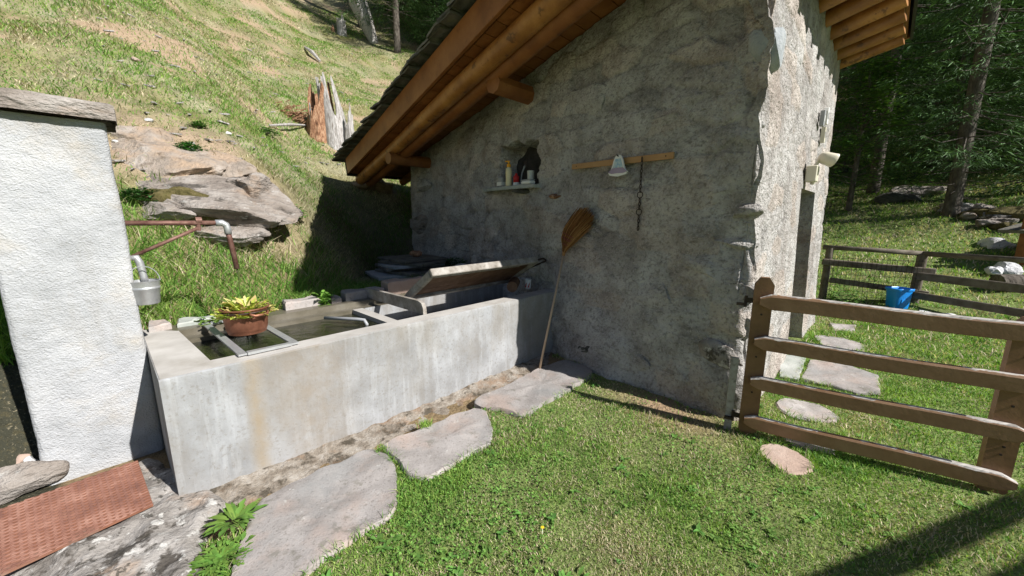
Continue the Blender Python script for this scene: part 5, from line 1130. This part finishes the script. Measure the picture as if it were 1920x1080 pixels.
while k_ < 260:
    r0 = 1.3 + 5 * rs.random() ** 1.3; t0 = rs.uniform(-.9, .95); x_, y_ = r0 * math.sin(t0), r0 * math.cos(t0); a_, q_ = toT(x_, y_)
    if q_ > -.5 or not free(np.array([x_]), np.array([y_]))[0]: continue
    if float(fbm(P3(np.array([x_]), np.array([y_])), .6, 2, 301)[0]) < .0 and rs.random() < .75: continue
    k_ += 1; s0 = rs.uniform(.5, 1.2); cc = vary((.14, .27, .06), .3, rs)
    for j in range(rs.randint(5, 9)): leaf(mb, (x_ + rs.gauss(0, .006), y_ + rs.gauss(0, .006), gz(x_, y_) + .008), rs.uniform(0, 6.28), .038 * s0 * rs.uniform(.6, 1.2), .013 * s0, rs.uniform(.2, .9), .6, vary(cc, .2, rs), .6, rs, n=3)
solo('lawn_weeds', mb, M['leaf'], (0, 0, 0), kind='stuff', smooth=True, col=True)
p = G(1017, 1000, .02); fw = thing('dandelion', tuple(p), 'single small yellow flower in the lawn', 'flower')
mb = MB(); mb.tube([p, p + (0, 0, .03)], .0015, 5); part('stem', mb, M['leaf'], fw, col=True); mb = MB(); mb.lathe(p + (0, 0, .03), [(0, 0), (.007, .003), (.009, .006), (0, .007)], 12); part('flower_head', mb, M['petal'], fw)

# bark and wood debris on the slope
mb = MB(); rs = random.Random(33)
for i in range(170):
    u, v = rs.uniform(180, 760), rs.uniform(10, 330); p = hit(u, v)
    if toT(p[0], p[1])[1] < 2: continue
    s_ = rs.uniform(.015, .05); a_ = rs.uniform(0, 3.1); mb.box(p + (0, 0, .03), (s_ * 3, s_ * rs.uniform(.5, 1.2), s_ * .4), (math.cos(a_), math.sin(a_), rs.uniform(-.2, .3)))
solo('wood_debris', mb, M['deadwood'], (0, 0, 0), kind='stuff')
# small shrubs on the bank
def bush(p, R_, n, col, seed, label, lw=.05, name='shrub', hs=.7, group=None):
    mb = MB(); rs = random.Random(seed)
    t_ = thing(name, tuple(p), label, 'shrub', group)
    for i in range(n):
        th = rs.uniform(0, 6.28); ph = math.acos(rs.uniform(-.2, 1)); rr = R_ * rs.uniform(.55, 1.05); c = p + np.array([math.cos(th) * math.sin(ph) * rr, math.sin(th) * math.sin(ph) * rr, math.cos(ph) * rr * hs])
        leaf(mb, c, rs.uniform(0, 6.28), lw * rs.uniform(.7, 1.3), lw * .6, rs.uniform(-.3, .8), .6, vary(col, .35, rs), .5, rs, n=2)
    part('foliage', mb, M['leaf'], t_, col=True)
    mb = MB()
    for i in range(4): a = i * 1.6; mb.tube([p + (0, 0, -.03), p + np.array([math.cos(a) * R_ * .5, math.sin(a) * R_ * .5, R_ * hs * .7])], [.006, .002], 5)
    part('stem', mb, M['bark'], t_)
bush(hit(270, 375), .17, 420, (.05, .13, .035), 1, 'dark green leafy shrub in the hollow left of the boulder', .05)
bush(hit(355, 285), .16, 300, (.05, .16, .03), 2, 'low green plant on the dry earth above the boulder', .05)
bush(hit(372, 238), .10, 160, (.06, .17, .03), 3, 'small leafy plant uphill of the boulder slab', .045)
bush(hit(500, 250), .22, 300, (.08, .20, .04), 4, 'green weed patch left of the broken stump', .05, hs=.4)
bush(hit(540, 405), .22, 420, (.10, .22, .04), 5, 'leafy weeds at the right end of the boulder', .06)
bush(np.array([*G(1552, 560, 0)[:2], 0]) + np.array([-.1, -.5, 0]), .30, 600, (.11, .22, .05), 6, 'green weeds at the foot of the sunny hut wall', .05, hs=1.0)
bush(G(1455, 838, 0), .06, 110, (.07, .18, .04), 7, 'small green weed beside the oval pink flagstone', .03, hs=.4)
p = np.array(T(3.55, 1.95)); bush(np.array([p[0], p[1], .86]), .18, 300, (.04, .10, .03), 8, 'dark shaded ivy between the slab stack and gable', .05)

# ================================================================== TREES
def spruce_meshes(H_, Rm, seed, bare=.12, whorls=46, spray=110):
    rs_ = np.random.default_rng(seed); V = []; Cc = []; cnt = 0
    tb_ = MB(); tb_.tube([(0, 0, -.3), (0, 0, .3), (.03, 0, H_ * .4), (0, .02, H_ * .75), (0, 0, H_)], [H_ * .014, H_ * .0115, H_ * .009, H_ * .005, .01], 10, jit=.05)
    for wi in range(whorls):
        t = bare + (1 - bare) * (wi + rs_.uniform(0, .8)) / whorls; z = H_ * t; Lb_ = Rm * (1 - t) ** .75 * rs_.uniform(.75, 1.1); nb = 7
        if Lb_ < .1: continue
        for b in range(nb):
            az = rs_.uniform(0, 6.28); L_ = Lb_ * rs_.uniform(.6, 1.12); droop = rs_.uniform(.15, .45); n = int(spray * (.5 + L_ / Rm))
            if rs_.random() < .1 : continue
            s = rs_.uniform(.15, 1, n) ** .8; cx = np.cos(az) * L_ * s; cy = np.sin(az) * L_ * s; cz = z - droop * L_ * s + .25 * L_ * s ** 3
            side = rs_.normal(size=n) * .16 * L_ * (1.1 - s * .6); cx += -np.sin(az) * side; cy += np.cos(az) * side; cz -= np.abs(side) * .25 + rs_.uniform(0, .12, n)
            ln_ = rs_.uniform(.10, .24, n); wd = rs_.uniform(.006, .015, n); oa = az + rs_.normal(size=n) * .8 + np.sign(side) * .6; dz = -rs_.uniform(.1, .9, n) * ln_
            ex = np.cos(oa) * ln_; ey = np.sin(oa) * ln_; px_, py_ = -np.sin(oa) * wd, np.cos(oa) * wd; dpz = rs_.normal(size=n) * wd * .6
            q_ = np.stack([np.stack([cx, cy, cz], 1), np.stack([cx + ex * .5 + px_, cy + ey * .5 + py_, cz + dz * .4 + dpz], 1), np.stack([cx + ex, cy + ey, cz + dz], 1), np.stack([cx + ex * .5 - px_, cy + ey * .5 - py_, cz + dz * .4 - dpz], 1)], 1)
            V.append(q_); cc = np.array([.058, .11, .038]) * rs_.uniform(.6, 1.3, (n, 1)) * (1 + 1.0 * (s[:, None] > .8)); Cc.append(np.repeat(cc, 4, 0)); cnt += n
            if b < 4: tb_.tube([(0, 0, z), (np.cos(az) * L_ * .5, np.sin(az) * L_ * .5, z - droop * L_ * .5 + .03 * L_), (np.cos(az) * L_ * .92, np.sin(az) * L_ * .92, z - droop * L_ * .92 + .2 * L_)], [.022, .014, .005], 4, cap=False)
    for i in range(26):                                   # dead twigs on the bare lower stem
        z = H_ * rs_.uniform(.03, bare + .08); az = rs_.uniform(0, 6.28); L_ = rs_.uniform(.4, 1.3); tb_.tube([(0, 0, z), (np.cos(az) * L_, np.sin(az) * L_, z - .1 * L_)], [.014, .004], 4, cap=False)
    V = np.concatenate(V); mb = MB(); mb.v.append(V.reshape(-1, 3)); mb.f = np.arange(cnt * 4).reshape(cnt, 4).tolist(); mb.n = cnt * 4; mb.c.append(np.concatenate(Cc))
    return mb.mesh('crown', M['needles'], col=True), tb_.mesh('trunk', M['bark'], True)
SPR = [spruce_meshes(15, 3.2, 1, .13), spruce_meshes(18, 3.6, 2, .11, 48), spruce_meshes(12, 2.8, 3, .03, 40), spruce_meshes(16, 3.8, 4, .02, 48)]
def spruce(x, y, k, sc, rz, label, group, z=None):
    z = gz(x, y) if z is None else z; o = thing('spruce_tree', (x, y, z - .05), label, 'spruce', group); o.rotation_euler = (0, 0, rz); o.scale = (sc, sc, sc)
    for me, nm in zip(SPR[k], ('crown', 'trunk')): c = bpy.data.objects.new(nm, me); COL.objects.link(c); c.parent = o
    return o
p = hit(1636, 362); q = hit(1782, 404)
print('tree bases', p, q)
spruce(p[0], p[1], 0, 1.0, .3, 'dark spruce with thick bare trunk left of the two trunks on the meadow edge', None)
spruce(q[0], q[1], 1, .85, 1.7, 'tall spruce with pale slim trunk right of the mossy stones', None)
wood_r = [(1900, 22, 2, .9), (1700, 27, 1, 1.0), (1580, 30, 0, 1.1), (1820, 30, 1, 1.05), (1980, 19, 0, 1.0), (1660, 36, 1, 1.1), (1760, 38, 0, 1.2), (1900, 34, 1, 1.1), (2060, 26, 1, 1.1), (1540, 42, 1, 1.2), (1620, 48, 0, 1.3), (1720, 50, 1, 1.2), (1850, 46, 0, 1.3), (1960, 44, 1, 1.2),
          (2150, 30, 0, 1.1), (1600, 60, 1, 1.3), (1700, 64, 0, 1.4), (1800, 60, 1, 1.3), (1900, 62, 1, 1.3), (2000, 58, 0, 1.4), (1650, 76, 1, 1.4), (1780, 78, 1, 1.4), (1900, 80, 0, 1.5), (2020, 78, 1, 1.4), (1560, 80, 0, 1.4)]
for i, (u, dist, k, sc) in enumerate(wood_r + [(1870, 25, 3, .9), (1740, 24, 3, .75), (1690, 31, 3, .9), (1810, 27, 2, .9), (1560, 27, 3, .8), (1610, 33, 3, 1.0), (1840, 36, 3, 1.1), (1930, 27, 3, 1.0), (1775, 33, 3, 1.0), (1660, 42, 3, 1.2)]):
    if k < 2 and i > 3: k = 3
    x_ = (u - 960) / FPX; nrm = math.hypot(x_, 1); spruce(x_ / nrm * dist, 1 / nrm * dist, k, sc, i * 1.3, 'dark green spruce standing in the wood beyond the meadow', 'spruces in the wood beyond the meadow')
# shade trees to the right of the view, sunward of the meadow edge
for i, (x_, y_, k, sc) in enumerate(((29, 10.5, 0, 1.1), (27, 13.5, 1, 1.0))):
    spruce(x_, y_, k, sc, i * 2.1, 'spruce standing sunward of the meadow edge', 'spruces sunward of the meadow')
for i, (u, v, sc_) in enumerate(((800, 75, .8), (845, 100, .75), (755, 35, .9), (720, -2, .9), (880, 95, .8), (910, 60, .9), (830, 40, 1.0), (780, -10, 1.0), (690, -40, 1.0))):
    p = hit(u, v); spruce(p[0], p[1], 3 if i % 2 else 2, sc_, i * 1.1, 'dense dark spruce at the upper edge of the sunny slope', 'spruces at the edge of the slope')
R_ = hit(775, 40)
for i, (d_, o_) in enumerate(((5, -3), (6, 1.5), (9, -1), (11, 3.5), (14, 0), (12, -5), (8, 6))):
    x_, y_ = R_[0] + .857 * d_ - .515 * o_ * -1, R_[1] - .515 * d_ + .857 * o_
    spruce(x_, y_, 3 if i % 2 else 2, 1.0, i * 1.9, 'dark spruce in the wood above the meadow slope', 'spruces in the wood above the slope')
wood_l = [(705, -10), (760, 30), (800, 60), (850, 40), (890, 80), (830, 90), (740, 0), (930, 60), (960, 20), (690, -40), (780, -30), (880, -20), (650, -60), (1000, 40), (1100, 20), (1040, -20)]
for i, (u, v) in enumerate(wood_l):
    p = hit(u, v); 
    if i == 0: print('left wood', p)
    spruce(p[0], p[1], (3, 3, 2)[i % 3], .8 + .2 * (i % 3), i * 1.7, 'dark spruce in the wood above the meadow slope', 'spruces in the wood above the slope')
for i in range(14):
    a_ = 14 + 4.2 * (i % 7) + rng.uniform(-1, 1); q_ = 18 + 8 * (i // 7) + rng.uniform(-2, 2); x_, y_, _ = T(a_, q_); spruce(x_, y_, i % 2, 1.1, i * .9, 'dark spruce in the wood above the meadow slope', 'spruces in the wood above the slope')
# broadleaf tree beside the hut
def broadleaf(p, H_, seed, label, clumps, lw=.11, n=130, col=(.085, .17, .035)):
    rs = random.Random(seed); t_ = thing('broadleaf_tree', tuple(p), label, 'tree'); mb = MB(); tk = MB(); tk.tube([p + (0, 0, -.2), p + np.array([.05, 0, H_ * .5]), p + np.array([.1, .1, H_ * .9])], [.09, .06, .02], 10)
    for i in range(clumps):
        z = H_ * (.12 + .88 * i / clumps); an = rs.uniform(0, 6.28); rr = rs.uniform(.3, 1.25) * (1.15 - .6 * i / clumps); c = p + np.array([math.cos(an) * rr, math.sin(an) * rr, z]); tk.tube([p + np.array([.05, 0, z * .8]), c], [.02, .006], 5)
        for j in range(n):
            d_ = np.array([rs.gauss(0, 1), rs.gauss(0, 1), rs.gauss(0, .6)]) * .22; leaf(mb, c + d_, rs.uniform(0, 6.28), lw * rs.uniform(.7, 1.2), lw * .75, rs.uniform(-.6, .5), .5, vary(col, .35, rs), .4, rs, n=2, fold=.1)
    part('foliage', mb, M['leaf'], t_, col=True); part('trunk', tk, M['bark'], t_)
p = hit(1590, 395); print('broadleaf', p); broadleaf(p, 4.6, 3, 'leafy maple-like tree just behind the far corner of the hut', 34)

# mossy rock bank and stones at the wood edge
rs = random.Random(12)
for i, (u, v, s_, m, lb) in enumerate(((1800, 398, .5, 'lichenrock', 'a'), (1835, 408, .45, 'moss', 'a'), (1868, 412, .5, 'lichenrock', 'a'), (1850, 425, .35, 'boulder', 'a'), (1815, 412, .3, 'boulder', 'a'), (1890, 432, .35, 'moss', 'a'), (1905, 408, .6, 'moss', 'a'), (1832, 396, .5, 'boulder', 'a'), (1785, 392, .35, 'boulder', 'a'), (1880, 420, .3, 'boulder', 'a'))):
    p = hit(u, v); mb = MB(); rock(mb, p + (0, 0, .08), (s_, s_ * .7, s_ * .35), i, 200 + i, 3, .25, planes=7); solo('mossy_rock', mb, M[m], tuple(p), 'mossy rock in the rough stone bank at the wood edge', 'rock', 'rocks of the bank at the wood edge')
for (u, v, s_, lb) in ((1868, 462, .34, 'white sunlit rock on the meadow slope near the right edge'), (1885, 512, .25, 'pale angular stone beyond the fence at the right edge'), (1862, 515, .18, 'small pale stone left of the angular stone beyond the fence')):
    p = hit(u, v); mb = MB(); rock(mb, p + (0, 0, .06), (s_, s_ * .8, s_ * .6), 1, int(u), 3, .25, planes=8); solo('pale_rock', mb, M['whitestone'], tuple(p), lb, 'rock')
p = hit(1730, 335 + 25); mb = MB(); rock(mb, p + (0, 0, .0), (1.1, .6, .25), .3, 311, 4, .25, planes=8); solo('flat_boulder', mb, M['boulder'], tuple(p), 'broad sunlit grey boulder between the two spruce trunks', 'boulder')
p = hit(1690, 372); mb = MB(); rock(mb, p + (0, 0, .0), (.9, .5, .28), .1, 315, 4, .25, planes=8); solo('dark_boulder', mb, M['darkstone'], tuple(p), 'dark shaded boulder right of the thick spruce trunk', 'boulder')
p = hit(1905, 545); mb = MB(); mb.tube([p + np.array([-.25, .1, .12]), p + np.array([1.2, -.2, .14])], [.16, .17], 14); sharpen(solo('cut_log', mb, M['bark'], tuple(p), 'dark log lying beyond the fence at the right edge', 'log'), 40)
# small wooden shelter at right edge
p = hit(1925, 500); kx = p[1] / FPX; sh_ = thing('wooden_shelter', tuple(p), 'corner of a small timber shelter with slab roof at the right edge', 'shelter')
part('post', MB().box(p + np.array([0.02, 0, .45]), (.16, .16, 1.0)), M['larch'], sh_); part('wall', MB().box(p + np.array([.95, .25, .45]), (1.7, .1, 1.0)), M['larch'], sh_)
part('roof', MB().box(p + np.array([1.02, .1, .98]), (2.1, 1.0, .07), (1, 0, .3)), M['slate'], sh_)

# unseen timber porch to the right of the camera, sized so its beams throw the two bars of shade on the lawn
porch = thing('unseen_porch', (5.2, .2, 0), 'unseen timber porch frame beside the lawn, its beams placed to shade the grass', 'porch')
sdir = np.array([math.cos(SUN_AZ), math.sin(SUN_AZ)]); ht = 2.3; off = sdir * ht / math.tan(SUN_EL)
def beam(p, q, w_, h_, z_):
    a = np.array([*(np.array(p) + sdir * z_ / math.tan(SUN_EL)), z_]); b = np.array([*(np.array(q) + sdir * z_ / math.tan(SUN_EL)), z_]); part('beam', MB().box((a + b) / 2, (np.linalg.norm(b - a), w_, h_), b - a), M['larch'], porch); return a, b
l1a, l1b = G(1600, 1080, 0)[:2], G(1920, 942, 0)[:2]; dd_ = (l1b - l1a) / np.linalg.norm(l1b - l1a)
a, b = beam(l1a - dd_ * 1.6, l1b + dd_ * 1.4, .06, .10, 2.3)
l2a, l2b = G(1860, 1080, 0)[:2], G(1930, 1048, 0)[:2]; beam(l2a - dd_ * 1.4 + np.array([.03, -.06]), l2b + dd_ * 1.2 + np.array([.03, -.06]), .06, .12, 2.3)
for q in (b,): part('post', MB().box((q[0], q[1], 1.1), (.12, .12, 2.24)), M['larch'], porch)
print('slates', cnt, 'objects', len(bpy.data.objects))
